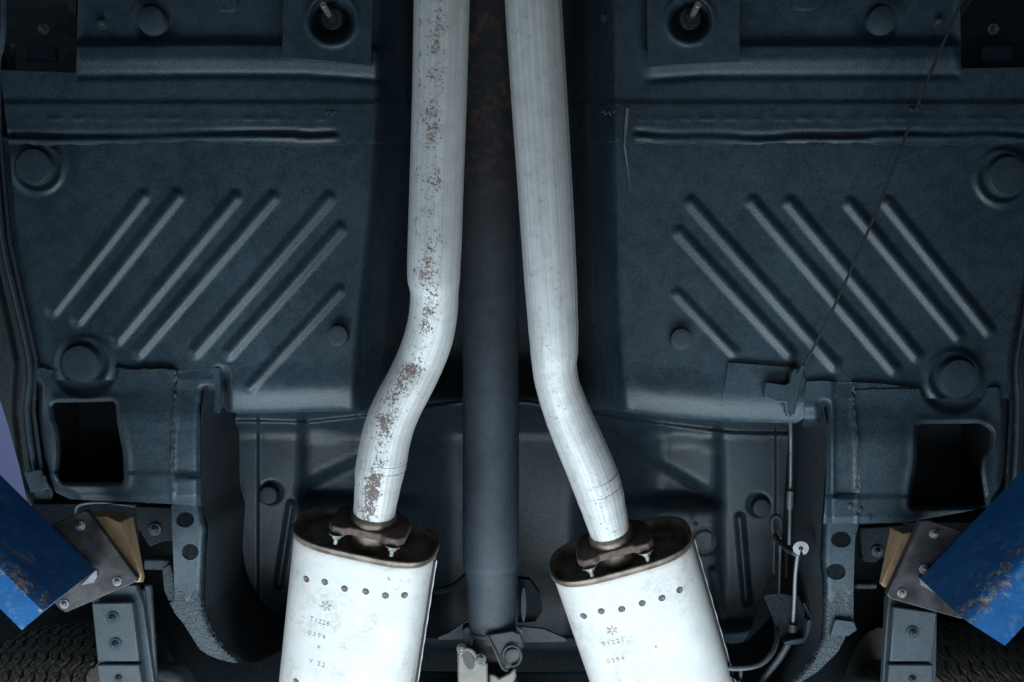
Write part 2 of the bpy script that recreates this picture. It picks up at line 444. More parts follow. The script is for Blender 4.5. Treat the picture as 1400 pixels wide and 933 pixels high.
def wood_mat():
    m, t, b = nt('raw_wood')
    g = noise(t, 1, 5, .65, stretch(t, pos(t), (60, 22, 260)))
    t.links.new(mixc(t, ramp(t, g, .3, .7), (.24, .15, .08), (.40, .275, .16)), b.inputs['Base Color'])
    b.inputs['Roughness'].default_value = .8; bump(t, b, g, .001)
    return m
M['wood'] = wood_mat()
def tyre_mat():
    m, t, b = nt('tyre_rubber')
    g = noise(t, 150, 4, .7)
    t.links.new(mixc(t, ramp(t, g, .3, .7), (.13, .115, .095), (.23, .205, .17)), b.inputs['Base Color'])
    b.inputs['Roughness'].default_value = .75; bump(t, b, noise(t, 500, 3), .0008)
    return m
M['tyre'] = tyre_mat()

def bolt(name, p, axis, r, parent, mat='zinc', stud=0.012, washer=True, nut=True):
    b = MB(); a = Vector(axis).normalized()
    if washer: b.lathe(p, a, [(r * 1.75, 0), (r * 1.75, r * .22), (r * 1.6, r * .3), (r, r * .3)], 20, True, True)
    if nut: b.lathe(Vector(p) + a * r * .28, a, [(r * 1.05, 0), (r * 1.05, r * .75), (r * .85, r * .95)], 6, False, True)
    if stud: b.lathe(Vector(p) + a * r * .9, a, [(r * .52, 0), (r * .52, stud), (r * .4, stud + r * .15)], 14, False, True)
    return b.build(name, M[mat], parent, sharp=28)

# ------------------------------------------------------------------ the setting above the car
def quad(name, a, b, c, d, mat, parent=None): return mesh_obj(name, [a, b, c, d], [(0, 1, 2, 3)], mat, parent, smooth=False)
zc = 3.4
tag(quad('workshop_ceiling', (-6, -6, zc + H0), (-6, 6, zc + H0), (6, 6, zc + H0), (6, -6, zc + H0), M['ceiling']),
    'pale lavender workshop ceiling seen past the left sill of the car', kind='structure')

# ------------------------------------------------------------------ car underbody
ZF = 1.361
car = thing('car_underbody', 'black undercoated underside of an old car with ribbed floor pans, seen from below', 'car underbody', (0, 0, H0 + ZF))

RIBS_L = [((196, 268), (72, 425)), ((243, 268), (106, 438)), ((322, 270), (160, 464)), ((373, 270), (189, 482)),
          ((450, 271), (267, 481)), ((465, 313), (313, 483)), ((464, 397), (341, 531))]
RIBS_R = [((945, 277), (1141, 499)), ((929, 318), (1080, 483)), ((1029, 276), (1223, 505)), ((1080, 277), (1254, 487)),
          ((1162, 279), (1311, 460)), ((1213, 277), (1352, 452)), ((927, 402), (1002, 481))]
RIBS = RIBS_L + RIBS_R
# pressed bosses: x, y, outer radius, inner radius
BOSS = [(52, 230, 41, 27), (116, 497, 43, 28), (1372, 243, 45, 30), (1304, 517, 44, 29)]
def xl(y): return np.interp(y, [140, 220, 300, 400, 480, 560], [534, 530, 522, 512, 503, 500])
def xr(y): return np.interp(y, [140, 220, 300, 400, 480, 560], [822, 824, 826, 828, 832, 838])
def tunnel(x, y):
    d = np.minimum(x - xl(y) + 22, xr(y) + 22 - x)
    return .27 * ss(d, 0, 78) + .03 * ss(d, 0, 30)
def rel_ribs(x, y):
    h = np.zeros(x.shape)
    for k, (a, b) in enumerate(RIBS):
        w = 13.0 if k not in (6, 13) else 11.0
        d = seg_d(x, y, a, b)
        h = np.maximum(h, (.0062 if k not in (6, 13) else .0050) * (1 - ss(d, .0, w)) )
    return h
def rel_boss(x, y):
    h = np.zeros(x.shape)
    for cx, cy, ro, ri in BOSS:
        d = np.hypot(x - cx, y - cy)
        h += .0050 * (ss(-d, -ro, -ro + 10) - ss(-d, -ri - 6, -ri + 2))
    return h
rng = np.random.RandomState(3)
WAV = [(rng.uniform(-.02, .02), rng.uniform(-.02, .02), rng.uniform(0, 6.3), rng.uniform(.0003, .0009)) for _ in range(14)]
def wave(x, y):
    s = np.zeros(x.shape)
    for a, b, c, k in WAV: s += k * np.sin(a * x + b * y + c)
    return s
def lip_y(x): return np.interp(x, [300, 330, 490, 520, 640, 720, 835, 900, 1000, 1100], [560, 562, 558, 553, 543, 543, 556, 566, 573, 577])
LIPX = [-38, -32, -26, -20, -14, -8, -2, 3, 8]; LIPZ = [0, .0003, .0012, .0030, .0056, .0088, .0124, .0175, .036]
def z_pan(x, y):
    z = ZF + tunnel(x, y) * (1 - .35 * ss(y, 480, 560)) - rel_ribs(x, y) - rel_boss(x, y) + wave(x, y)
    ly = lip_y(x); tun = ss(np.minimum(x - xl(y), xr(y) - x), -48, 12)
    z += (1 - tun * .7) * np.interp(y - ly, LIPX, LIPZ)
    z -= (1 - tun) * .004 * ss(y, ly - 70, ly - 26)
    z += .03 * (1 - ss(x, 303, 318)) * ss(y, 500, 520) * ss(x, 290, 300)
    z += .006 * (1 - ss(poly_d(x, y, [(2, 195), (14, 330), (49, 492)]), 0, 12))
    return z
pan_out = [(0, 188), (1428, 188), (1426, 280), (1402, 370), (1390, 440), (1380, 500), (1379, 545), (1102, 545), (1100, 572), (1088, 579), (1000, 577), (900, 570), (836, 561), (720, 547), (640, 547),
           (520, 557), (490, 562), (330, 566), (310, 563), (303, 553), (300, 520), (60, 520), (50, 492), (14, 330)]
def fine_pan(x, y):
    f = np.zeros(x.shape, bool)
    for a, b in RIBS: f |= seg_d(x, y, a, b) < 17
    for cx, cy, ro, ri in BOSS: f |= np.hypot(x - cx, y - cy) < ro + 5
    f |= (y > lip_y(x) - 40) & (x > 296) & (x < 1105)
    return f
def rib_mask(a, b, w): return lambda x, y: seg_d(x, y, a, b) < w
masks = [('rib', rib_mask(a, b, 13.5), None, None, 15 if k > 6 else None) for k, (a, b) in enumerate(RIBS)]
masks += [('transmission_tunnel', lambda x, y: (x > xl(y) + 20) & (x < xr(y) - 20), M['coat_tunnel'], None, 'up'), ('floor_pan', lambda x, y: x > 700, None, None, 'up')]
pan, pan_parts = sheet('floor_pan', pan_out, z_pan, M['coat'], car, 6, fine_pan, 2.3, masks=masks)

def plug(px, py, r, h, parent, mat='plug', z=ZF, dome=.12):
    p = P(px, py, z + .004)
    rm = r * z / F
    b = MB().lathe(p, (0, 0, -1), [(rm * 1.10, 0), (rm * 1.07, h * .55), (rm * 1.02, h * .92), (rm * .985, h), (rm * .96, h * 1.01), (rm * .5, h * (1 + dome * .6)), (0.0005, h * (1 + dome))], 40, False, True)
    return b.build('drain_plug', M[mat], parent, sharp=32)
for (cx, cy, ro, ri), h in zip(BOSS, (.016, .018, .016, .018)):
    plug(cx, cy, ri * .86, h, pan if cx < 700 else pan_parts[15], dome=.04)
for cx, cy, r in ((464, 459, 13.5), (929, 464, 14)): plug(cx, cy, r, .016, pan if cx < 700 else pan_parts[15], dome=.02)
# chalky scratch on the right pan, next to the tunnel
b = MB()
pts = [(858, 148), (856, 170), (854, 200), (858, 228), (862, 262)]
for i in range(4):
    (x0, y0), (x1, y1) = pts[i], pts[i + 1]; w0, w1 = (2.0, 2.0, 1.3, .8, .3)[i], (2.0, 2.0, 1.3, .8, .3)[i + 1]
    zz = (1.343, 1.343, 1.343, 1.352, 1.355)
    b.add([P(x0 - w0, y0, zz[i]), P(x0 + w0, y0, zz[i]), P(x1 + w1, y1, zz[i + 1]), P(x1 - w1, y1, zz[i + 1])], [(0, 1, 2, 3)])
b.build('scratch', M['scratch'], pan_parts[15], smooth=False)

# front crossmember with its bead, welded flange and ragged lip
BOWL = [(454, 27, 34), (943, 27, 32)]
def ragged(x):
    return 196.5 + 1.6 * np.sin(x * .021) + 1.0 * np.sin(x * .11 + 1) + .7 * np.sin(x * .31) + 3.0 * np.exp(-((x - 430) / 30) ** 2) - 3 * np.exp(-((x - 270) / 40) ** 2)
def z_cross(x, y):
    yb = np.interp(x, [108, 300, 420, 520, 890, 960, 1310], [92, 90, 91, 98, 97, 92, 91])
    dy = y - (yb - 92)
    side = ss(x, 100, 112) * (1 - ss(x, 515, 560)) + ss(x, 872, 895) * (1 - ss(x, 1305, 1316))
    prof = np.interp(dy, [-60, 54, 64, 80, 84, 98, 103, 112, 140, 400], [.006, .006, -.005, -.0062, -.0055, .0002, .0035, -.0012, 0, 0])
    z = ZF - .009 + prof * side
    z -= .0035 * ss(y, 138.5, 141.5)
    lipside = (ss(x, 8, 14) * (1 - ss(x, 450, 470)) + ss(x, 862, 872))
    wy = y - 2.5 * np.sin(x * .013 + .4) - 1.2 * np.sin(x * .05) * ss(x, 380, 420)
    z += lipside * (.65 + .3 * np.sin(x * .017 + 1)) * np.interp(wy, [176, 182, 186, 189, 196, 230], [0, .005, .003, -.006, -.001, 0])
    z -= .0022 * np.exp(-((y - 163.5 - .6 * np.sin(x * .05)) / 1.3) ** 2) * (ss(x, 20, 30) * (1 - ss(x, 440, 455)) + ss(x, 868, 875)) * (.6 + .4 * np.sin(x * .19))
    for cx, cy, r in BOWL:
        d = np.hypot(x - cx, y - cy); z += .028 * ss(-d, -r, -r * .55) - .003 * (ss(-d, -r - 6, -r) - ss(-d, -r, -r + 4))
    t = tunnel(x, y)
    z += t
    for cx in (213, 1200):
        d = np.hypot(x - cx, y - 33); z += .006 * ss(-d, -32, -24)
    z += wave(x, y) * .8
    return z
co = [(0, 96), (104, 100), (108, -50), (1312, -50), (1314, 94), (1428, 92)]
xs_ = list(np.arange(1428, 1241, -8)) + list(np.arange(1238, 1208, -8)) + list(np.arange(1205, 826, -7)) + [800, 700, 600, 545] + list(np.arange(530, 6, -7))
co += [(float(x), float(ragged(np.array(x)))) for x in xs_]
def fine_cross(x, y):
    f = ((y > 50) & (y < 116)) | ((y > 136) & (y < 144)) | ((y > 158) & (y < 200))
    for cx, cy, r in BOWL: f |= np.hypot(x - cx, y - cy) < r + 10
    return f & (x > -5) & (x < 1405)
cross, cross_parts = sheet('front_crossmember', co, z_cross, M['coat'], car, 7, fine_cross, 2.8,
    masks=[('tunnel_front', lambda x, y: (x > 556) & (x < 802), M['coat_tunnel'], None), ('front_crossmember', lambda x, y: x > 700, None, 'right half of the front crossmember', 'up')], thick=.004)
# mounting plates with a stud in a bowl
def ptc(x, y): return float(z_cross(np.array([float(x)]), np.array([float(y)]))[0])
for cx, cy, r in BOWL:
    x0, x1 = (386, 511) if cx < 700 else (884, 1011)
    outl = [(x0 + 2, -40), (x1, -40), (x1 - 4, 90), (x0 + 60, 83), (x0, 79)] if cx < 700 else [(x0, -40), (x1, -40), (x1, 84), (x0 + 40, 88), (x0 + 2, 92)]
    sheet('seat_mount_plate', outl, lambda x, y, cx=cx, cy=cy, r=r: ZF - .026 + .04 * ss(-np.hypot(x - cx, y - cy), -r, -r * .5) - .003 * (ss(-np.hypot(x - cx, y - cy), -r - 8, -r) - ss(-np.hypot(x - cx, y - cy), -r, -r + 5)),
          M['coat'], cross if cx < 700 else cross_parts[1], 8, lambda x, y, cx=cx, cy=cy, r=r: np.hypot(x - cx, y - cy) < r + 10, 2.5, thick=.006)
    p = P(cx, cy, ZF + .012)
    bolt('stud', p, (-.02 if cx < 700 else .01, -.02, -1), .0085, cross if cx < 700 else cross_parts[1], 'zinc', .050)
for cx in (213, 1200): plug(cx, 33, 18, .02, cross if cx < 700 else cross_parts[1], z=ZF)
for px, py in ((140, 32), (1282, 30), (828, 24)):
    bolt('small_bolt', P(px, py, ptc(px, py)), (0, 0, -1), .0042, cross if px < 700 else cross_parts[1], 'plug', .004, True)
sheet('stiffener', [(286, -30), (326, -30), (322, 10), (314, 14), (296, 12)], lambda x, y: ZF - .02 + 0 * x, M['coat'], cross, 8, thick=.012)
sheet('stiffener', [(1075, -30), (1135, -30), (1125, 6), (1112, 12), (1090, 11)], lambda x, y: ZF - .02 + 0 * x, M['coat'], cross_parts[1], 8, thick=.012)
for (px, py, s) in ((455, 155, 5), (832, 154, 5), (1252, 150, 4)):
    b = MB()
    for k in range(7):
        b.lathe(P(px + random.uniform(-s, s) * 2, py + random.uniform(-s, s) * .5, 1.346), (0, 0, -1), [(.0022, 0), (.0016, .001), (.0003, .0014)], 8)
    b.build('weld_spatter', M['coat'], cross if px < 700 else cross_parts[1])

# corner pockets at the top left and right (jacking pockets with a small bracket)
def pocket(sx):
    X = (lambda v: v) if sx < 0 else (lambda v: 1418 - v)
    sheet('corner_pocket', [(X(-30), -50), (X(135), -50), (X(135), 125), (X(-30), 125)], lambda x, y: ZF + .075 + 0 * x, M['coat_dark'], car, 20)
    b = MB().prism([P(X(70), -40, 1.39), P(X(104), -40, 1.39), P(X(104), 22, 1.39), P(X(98), 18, 1.39)], (0, 0, .05)); b.build('pocket_brace', M['coat_dark'], car, smooth=False)
    b = MB().prism([P(x, y, 1.385) for x, y in ((X(34), 63), (X(75), 63), (X(75), 83), (X(34), 83))], (0, 0, .012)); b.build('pocket_bracket', M['coat'], car, smooth=False, bevel=.001)
    bolt('pocket_bolt', P(X(60), 40, 1.43), (.3 * -sx, .2, -1), .0045, car, 'zinc', .012)
    b = MB().tube([P(X(4), -40, 1.33), P(X(5), 30, 1.33), P(X(2), 66, 1.335), P(X(-8), 92, 1.34), P(X(-20), 100, 1.35)], .0035, 8); b.build('pinch_seam', M['coat'], car)
pocket(-1); pocket(1)

sheet('gap_backing', [(20, -60), (1380, -60), (1380, 540), (1250, 640), (1250, 730), (150, 730), (150, 640), (20, 540)], lambda x, y: 1.95 + .06 * ss(np.abs(x - 700), 0, 200) * 0 + 0 * x, M['coat_black'], car, 40)  # added dark backing that stops ceiling light leaking through the gaps

# sills along both sides
def z_sill(edge):
    return lambda x, y: ZF - .004 + .026 * ss(poly_d(x, y, edge), 0, 8) - .012 * ss(poly_d(x, y, edge), 22, 34)
EL = [(1, 80), (1, 180), (14, 330), (50, 492), (47, 562), (58, 645), (71, 672)]
sl, _ = sheet('sill', [(-40, 60), (20, 60), (20, 196), (16, 300)] + [(x + 1, y) for x, y in EL[2:]] + [(70, 690), (38, 690), (27, 640), (12, 585), (-4, 535), (-40, 480)], z_sill(EL), M['coat_dark'], car, 5, lambda x, y: poly_d(x, y, EL) < 40, 2.5)
ER = [(1430, 90), (1427, 250), (1402, 372), (1390, 440), (1380, 500), (1382, 560), (1376, 666), (1356, 700)]
sr, _ = sheet('sill', [(x - 1, y) for x, y in ER] + [(1440, 720), (1470, 300), (1475, 90)], z_sill(ER), M['coat_dark'], car, 5, lambda x, y: poly_d(x, y, ER) < 40, 2.5)
for par, E, sg in ((sl, EL, -1), (sr, ER, 1)):
    for off, rr_ in ((9, .0042), (17, .0050)):
        MB().tube([P(x + sg * off, y, ZF + .010) for x, y in E], rr_, 10, 6).build('sill_ridge', M['coat'] if off == 9 else M['coat_dark'], par)
# ribbed loom along the right sill
pts, _ = spline([P(x + 24, y, ZF - .004) for x, y in ER], .1, 26)
MB().tube(pts, [.0052 + .0008 * (k % 2) for k in range(len(pts))], 10, 1).build('wiring_loom', M['rubber'], sr)
b = MB().prism([P(x, y, 1.35) for x, y in ((32, 646), (56, 642), (68, 668), (42, 674))], (0, 0, .006)); b.build('sill_tab', M['coat'], car, bevel=.001)
b = MB().lathe(P(59, 655, 1.349), (0, 0, -1), [(.005, 0), (.005, .0012), (.0035, .0012)], 14, False, True); b.build('sill_tab_hole', M['seamgap'], car)

# torque boxes
TL_out = [(50, 505), (58, 503), (72, 505), (150, 502), (200, 505), (243, 506), (300, 503), (301, 528), (303, 556), (299, 565), (290, 563), (286, 552), (282, 537), (276, 531),
          (273, 574), (274, 680), (276, 693), (259, 691), (228, 689), (150, 685), (97, 683), (77, 674), (62, 655), (56, 630), (50, 590), (46, 563), (47, 530)]
TL_hole = round_poly([(70, 551), (158, 549), (160, 578), (168, 620), (170, 660), (80, 660), (79, 640), (81, 620), (78, 585), (71, 570)], 7)
def z_tl(x, y):
    z = np.full(x.shape, ZF - .005)
    d = np.hypot(x - 116, y - 497); z += .009 * ss(-d, -49, -42)
    mid = ss(x, 60, 75)
    z += mid * np.interp(y, [400, 524, 534, 566, 576, 636, 645, 649, 678, 692], [0, 0, -.001, -.010, -.011, -.008, -.008, -.011, -.011, -.002])
    z += .02 * (1 - ss(poly_d(x, y, [(47, 530), (46, 563), (50, 590), (56, 630), (62, 655), (77, 674), (97, 683)]), 0, 14))
    dh = poly_d(x, y, TL_hole + [TL_hole[0]])
    z += .006 * (1 - ss(dh, 0, 5)) - .0025 * (1 - ss(dh, 3, 16))
    z += .0 * x
    sx = 240 - 4 * ss(y, 560, 620)
    z += .005 * ss(x, sx - 2, sx + 2) * (1 - ss(y, 650, 656)) - .0025 * np.exp(-((x - sx) / 2.2) ** 2) * (1 + .8 * np.sin(y * .8) * np.sin(y * .23))
    z += .016 * (1 - ss(np.abs(x - 283), 0, 14)) * (1 - ss(y, 555, 575)) * ss(y, 525, 535) + .012 * ss(x, 266, 277) * ss(y, 540, 560) * (x < 281)
    return z + wave(x * 3, y * 3) * .8
tbl, _ = sheet('torque_box', TL_out, z_tl, M['coat'], car, 4, lambda x, y: (poly_d(x, y, TL_hole + [TL_hole[0]]) < 16) | (poly_d(x, y, TL_out + [TL_out[0]]) < 15), 2.2, holes=[TL_hole], thick=.005)
TR_out = [(1102, 522), (1121, 521), (1168, 523), (1207, 525), (1255, 531), (1378, 530), (1382, 570), (1381, 610), (1373, 666), (1352, 694), (1243, 714), (1180, 716), (1126, 716),
          (1128, 690), (1132, 600), (1129, 560), (1124, 553), (1121, 580), (1099, 584)]
TR_hole = round_poly([(1254, 580), (1342, 579), (1357, 590), (1354, 611), (1344, 626), (1342, 645), (1349, 692), (1245, 694), (1247, 666), (1254, 630)], 7)
def z_tr(x, y):
    z = np.full(x.shape, ZF - .005)
    d = np.hypot(x - 1304, y - 517); z += .009 * ss(-d, -50, -43)
    mid = 1 - ss(x, 1335, 1355)
    z += mid * np.interp(y, [400, 546, 556, 596, 606, 668, 677, 681, 708, 720], [0, 0, -.001, -.010, -.011, -.008, -.008, -.011, -.011, -.002])
    z += .02 * (1 - ss(poly_d(x, y, [(1378, 530), (1382, 570), (1381, 610), (1373, 666), (1352, 694)]), 0, 14))
    dh = poly_d(x, y, TR_hole + [TR_hole[0]])
    z += .006 * (1 - ss(dh, 0, 5)) - .0025 * (1 - ss(dh, 3, 16))
    sx = 1166 + 6 * ss(y, 560, 620)
    z += .005 * (1 - ss(x, sx - 2, sx + 2)) * (1 - ss(y, 676, 682)) * ss(x, 1136, 1145) - .0025 * np.exp(-((x - sx) / 2.2) ** 2) * (1 + .8 * np.sin(y * .8) * np.sin(y * .23))
    z += .014 * (1 - ss(x, 1127, 1140)) * ss(y, 555, 575) + .016 * (1 - ss(np.abs(x - 1126), 0, 12)) * (1 - ss(y, 560, 580)) * ss(y, 545, 555)
    return z + wave(x * 3, y * 3 + 40) * .8
tbr, _ = sheet('torque_box', TR_out, z_tr, M['coat'], car, 4, lambda x, y: (poly_d(x, y, TR_hole + [TR_hole[0]]) < 16) | (poly_d(x, y, TR_out + [TR_out[0]]) < 15), 2.2, holes=[TR_hole], thick=.005)
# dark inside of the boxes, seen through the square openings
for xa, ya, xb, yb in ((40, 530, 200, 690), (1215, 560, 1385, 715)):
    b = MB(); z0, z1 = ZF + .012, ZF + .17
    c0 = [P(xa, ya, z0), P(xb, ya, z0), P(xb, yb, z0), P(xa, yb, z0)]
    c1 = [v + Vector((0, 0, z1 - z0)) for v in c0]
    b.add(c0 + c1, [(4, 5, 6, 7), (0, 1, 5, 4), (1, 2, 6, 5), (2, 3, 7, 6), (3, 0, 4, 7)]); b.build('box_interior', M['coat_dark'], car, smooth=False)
# welded seams
for pts in ([(242, 507), (240, 530), (237, 560), (236, 600), (236, 655)], [(60, 504), (72, 508), (82, 506)], [(152, 503), (180, 506), (215, 505), (242, 507)]):
    path = []
    for (x0, y0), (x1, y1) in zip(pts[:-1], pts[1:]):
        for k in range(6): path.append((x0 + (x1 - x0) * k / 6 + random.uniform(-.9, .9), y0 + (y1 - y0) * k / 6 + random.uniform(-.9, .9)))
    MB().tube([P(x, y, float(z_tl(np.array([x]), np.array([y]))[0]) - .0005) for x, y in path], [random.uniform(.0010, .0026) for _ in path], 8, 2).build('weld_seam', M['coat_dark'], tbl)
for pts in ([(1165, 530), (1168, 560), (1173, 605), (1172, 680)], [(1168, 534), (1200, 533), (1240, 532), (1258, 534)]):
    path = []
    for (x0, y0), (x1, y1) in zip(pts[:-1], pts[1:]):
        for k in range(6): path.append((x0 + (x1 - x0) * k / 6 + random.uniform(-.9, .9), y0 + (y1 - y0) * k / 6 + random.uniform(-.9, .9)))
    MB().tube([P(x, y, float(z_tr(np.array([x]), np.array([y]))[0]) - .0005) for x, y in path], [random.uniform(.0010, .0024) for _ in path], 8, 2).build('weld_seam', M['coat_dark'], tbr)
for px, py in ((182, 667), (195, 669), (236, 666)): MB().lathe(P(px, py, 1.350), (0, 0, -1), [(.0045, 0), (.003, .0022), (.0005, .003)], 10).build('weld_spot', M['coat'], tbl)
for px, py in ((1162, 692), (1175, 697), (1188, 708), (1214, 706)): MB().lathe(P(px, py, 1.348), (0, 0, -1), [(.005, 0), (.0035, .0025), (.0005, .003)], 10).build('weld_spot', M['coat'], tbr)

# rear frame rails
RL_in = [(274, 560), (273, 600), (274, 680), (277, 700), (283, 722), (281, 750), (279, 790), (279, 828), (284, 845), (292, 862), (308, 884), (333, 903)]
RL_out = [(236, 560), (236, 689), (234, 693), (237, 766), (239, 819), (232, 825), (240, 840), (251, 853), (273, 888), (285, 896), (300, 902), (318, 906), (333, 907)]
RR_in = [(1131, 575), (1132, 612), (1126, 700), (1123, 763), (1126, 800), (1124, 866), (1110, 900), (1083, 930), (1070, 940)]
RR_out = [(1172, 575), (1174, 717), (1169, 737), (1167, 800), (1167, 846), (1157, 869), (1146, 891), (1120, 917), (1094, 934), (1075, 944)]
def rail(inn, out, holes, grainy):
    poly = inn + out[::-1]
    def zf(x, y):
        z = ZF - .002 + .012 * (1 - ss(poly_d(x, y, inn), 0, 7))
        z += .0025 * np.sin(x * .5 + 2 * np.sin(y * .21)) * np.sin(y * .9 + np.sin(x * .3)) * ss(y, 790, 830) * .5
        return z + wave(x * 2, y * 2)
    main, subs = sheet('frame_rail', poly, zf, M['coat'], car, 4, holes=holes, thick=.006,
                    masks=[('grainy_rail_end', lambda x, y: y > 815 + 8 * np.sin(x * .3), M['coat_rough'], 'rail end with coarse grainy coating')])
    return main
rl = rail(RL_in, RL_out, [ell(253, 711, 12.5, 10.5), ell(260, 755, 11.5, 11)], True)
rr = rail(RR_in, RR_out, [ell(1150, 738, 14, 11), ell(1143, 782, 13.5, 11)], True)
for parent, pl, dz in ((rl, [(281, 530)] + RL_in + [(350, 905), (368, 898), (388, 888), (410, 875)], .235), (rr, [(1124, 545)] + RR_in + [(1048, 944), (1028, 938), (1005, 928), (985, 915)], .21)):
    V = []; Fc = []
    pts, _ = spline([P(x + (1.5 if pl[0][0] < 700 else -1.5), y, ZF - .001) for x, y in pl], .1, 4)
    for i, p in enumerate(pts):
        for k in range(6): V.append(p + Vector((0, 0, dz * k / 5)))
        if i:
            for k in range(5): Fc.append(((i - 1) * 6 + k, i * 6 + k, i * 6 + k + 1, (i - 1) * 6 + k + 1))
    mesh_obj('rail_side_wall', V, Fc, M['coat_dark'], parent)
# backing inside the rails so that the round holes look into a closed box; its black stands in for shade
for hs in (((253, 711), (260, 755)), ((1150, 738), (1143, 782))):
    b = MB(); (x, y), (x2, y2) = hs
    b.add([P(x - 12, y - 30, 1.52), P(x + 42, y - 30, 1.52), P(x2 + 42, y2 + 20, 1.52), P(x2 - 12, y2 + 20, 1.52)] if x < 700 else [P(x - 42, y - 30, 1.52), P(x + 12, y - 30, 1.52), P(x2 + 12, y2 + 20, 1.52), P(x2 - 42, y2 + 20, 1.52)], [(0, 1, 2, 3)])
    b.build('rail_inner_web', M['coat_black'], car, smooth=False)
for px, py, par in ((307, 684, rl), (1101, 704, rr)):       # oval slots in the side walls
    b = MB(); s = 1 if px < 700 else -1
    x0 = P(277 if px < 700 else 1126, py, ZF + .01)
    zc_ = (x0.x * F / (px - 700))
    c = Vector((x0.x + s * .0012, x0.y, zc_ + H0)); c.y = (py - 466.5) * zc_ / F
    b.add([c + Vector((0, .014 * math.cos(t), .018 * math.sin(t))) for t in np.linspace(0, 6.283, 19)[:-1]], [tuple(range(18))]); b.build('wall_slot', M['seamgap'], par, smooth=False)
b = MB().prism([P(x, y, 1.352) for x, y in ((1142, 847), (1168, 850), (1172, 862), (1160, 870), (1136, 869))], (0, 0, .008)); b.build('rail_gusset', M['coat'], rr, bevel=.001)

# rear floor behind the kick-up
def crease(x): return np.interp(x, [336, 355, 415, 500, 640, 720, 850, 1000, 1068], [575, 575, 577, 568, 547, 547, 572, 591, 592])
RRIB = [((398, 690), (381, 800), 8, .007), ((1011, 708), (1021, 822), 9, .008), ((974, 782), (984, 862), 9, .008)]
def z_rear(x, y):
    z = np.full(x.shape, 1.583)
    z += -.07 * (1 - ss(y, 545, 600)) + .012 * (1 - ss(y - crease(x), -2, 3))
    lft = 1 - ss(x, 404, 424); rgt = ss(x, 972, 992)
    z -= .022 * lft + .022 * rgt
    mid = 1 - lft - rgt
    tn = ss(np.minimum(x - 480, 920 - x), 0, 150)
    z += .20 * tn
    top = np.interp(x, [415, 560, 835, 985], [668, 600, 600, 688])
    z += mid * (1 - tn) * .050 * (ss(y, top - 12, top + 4) * (1 - ss(y, 672, 700)))
    z -= .008 * (1 - ss(x, 351, 355)) + .008 * ss(x, 1058, 1062)
    z -= .005 * (1 - ss(np.abs(y - crease(x) - 22), 0, 5)) * mid
    for a, b_, w, h in RRIB: z -= h * (1 - ss(seg_d(x, y, a, b_), 0, w))
    d = np.hypot(x - 963, y - 740); z += .004 * np.exp(-((d - 17) / 1.6) ** 2)
    for cx, cy in ((371, 673), (1037, 690)): z += .006 * ss(-np.hypot(x - cx, y - cy), -18, -12)
    z += .06 * (1 - ss(poly_d(x, y, [(341, 700), (341, 781), (346, 803), (357, 822), (373, 836), (392, 846)]), 0, 3)) * 0
    z += .07 * ss(y, 845, 895) * rgt + .10 * ss(x, 1030, 1046) * ss(y, 800, 830) * 0
    return z + wave(x, y) * 1.6 + wave(x * 3, y * 3) * .4
ro = [(322, 548), (1080, 548), (1080, 600), (1076, 690), (1066, 750), (1052, 790), (1042, 810), (1033, 843), (1024, 866), (1012, 884), (992, 890), (960, 890), (960, 868), (780, 868), (620, 868), (440, 868), (430, 860), (405, 852), (392, 846), (373, 836), (357, 822), (346, 803), (336, 781), (324, 700)]
def fine_rear(x, y):
    f = np.abs(y - crease(x)) < 8
    for a, b_, w, h in RRIB: f |= seg_d(x, y, a, b_) < w + 4
    f |= np.hypot(x - 963, y - 740) < 24
    for cx, cy in ((371, 673), (1037, 690)): f |= np.hypot(x - cx, y - cy) < 22
    f |= (np.abs(x - 560) < 6) | (np.abs(x - 840) < 6)
    f |= (np.abs(x - 353) < 6) | (np.abs(x - 1060) < 6)
    return f
rear, rear_parts = sheet('rear_floor', ro, z_rear, M['coat_rear'], car, 7, fine_rear, 2.5,
    masks=[('rib', (lambda a, b_, w: lambda x, y: seg_d(x, y, a, b_) < w + .5)(a, b_, w), None, None, 4 if a[0] > 700 else None) for a, b_, w, h in RRIB] + [('rear_tunnel', lambda x, y: (x > 560) & (x < 840), None, None, 'up'), ('rear_floor', lambda x, y: x > 700, None, None, 'up')], thick=.012)
for cx, cy in ((371, 675), (1037, 692)): plug(cx, cy, 11.5, .02, rear if cx < 700 else rear_parts[4], z=1.565, dome=.02)
MB().lathe(P(951, 716, 1.566), (0, 0, -1), [(.004, 0), (.004, .001)], 12).build('small_hole', M['seamgap'], rear_parts[4])
# trunk floor and wheel houses far above the axle, coloured near-black for deep shade
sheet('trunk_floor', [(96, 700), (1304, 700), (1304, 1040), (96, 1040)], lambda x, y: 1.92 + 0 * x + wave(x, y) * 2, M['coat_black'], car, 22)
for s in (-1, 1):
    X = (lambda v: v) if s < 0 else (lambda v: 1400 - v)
    sheet('wheel_house', [(X(-60), 730), (X(42), 696), (X(52), 650), (X(190), 640), (X(190), 1040), (X(-60), 1040)], lambda x, y: 1.76 + .1 * ss(np.abs(x - 700), 540, 760), M['coat_black'], car, 12)
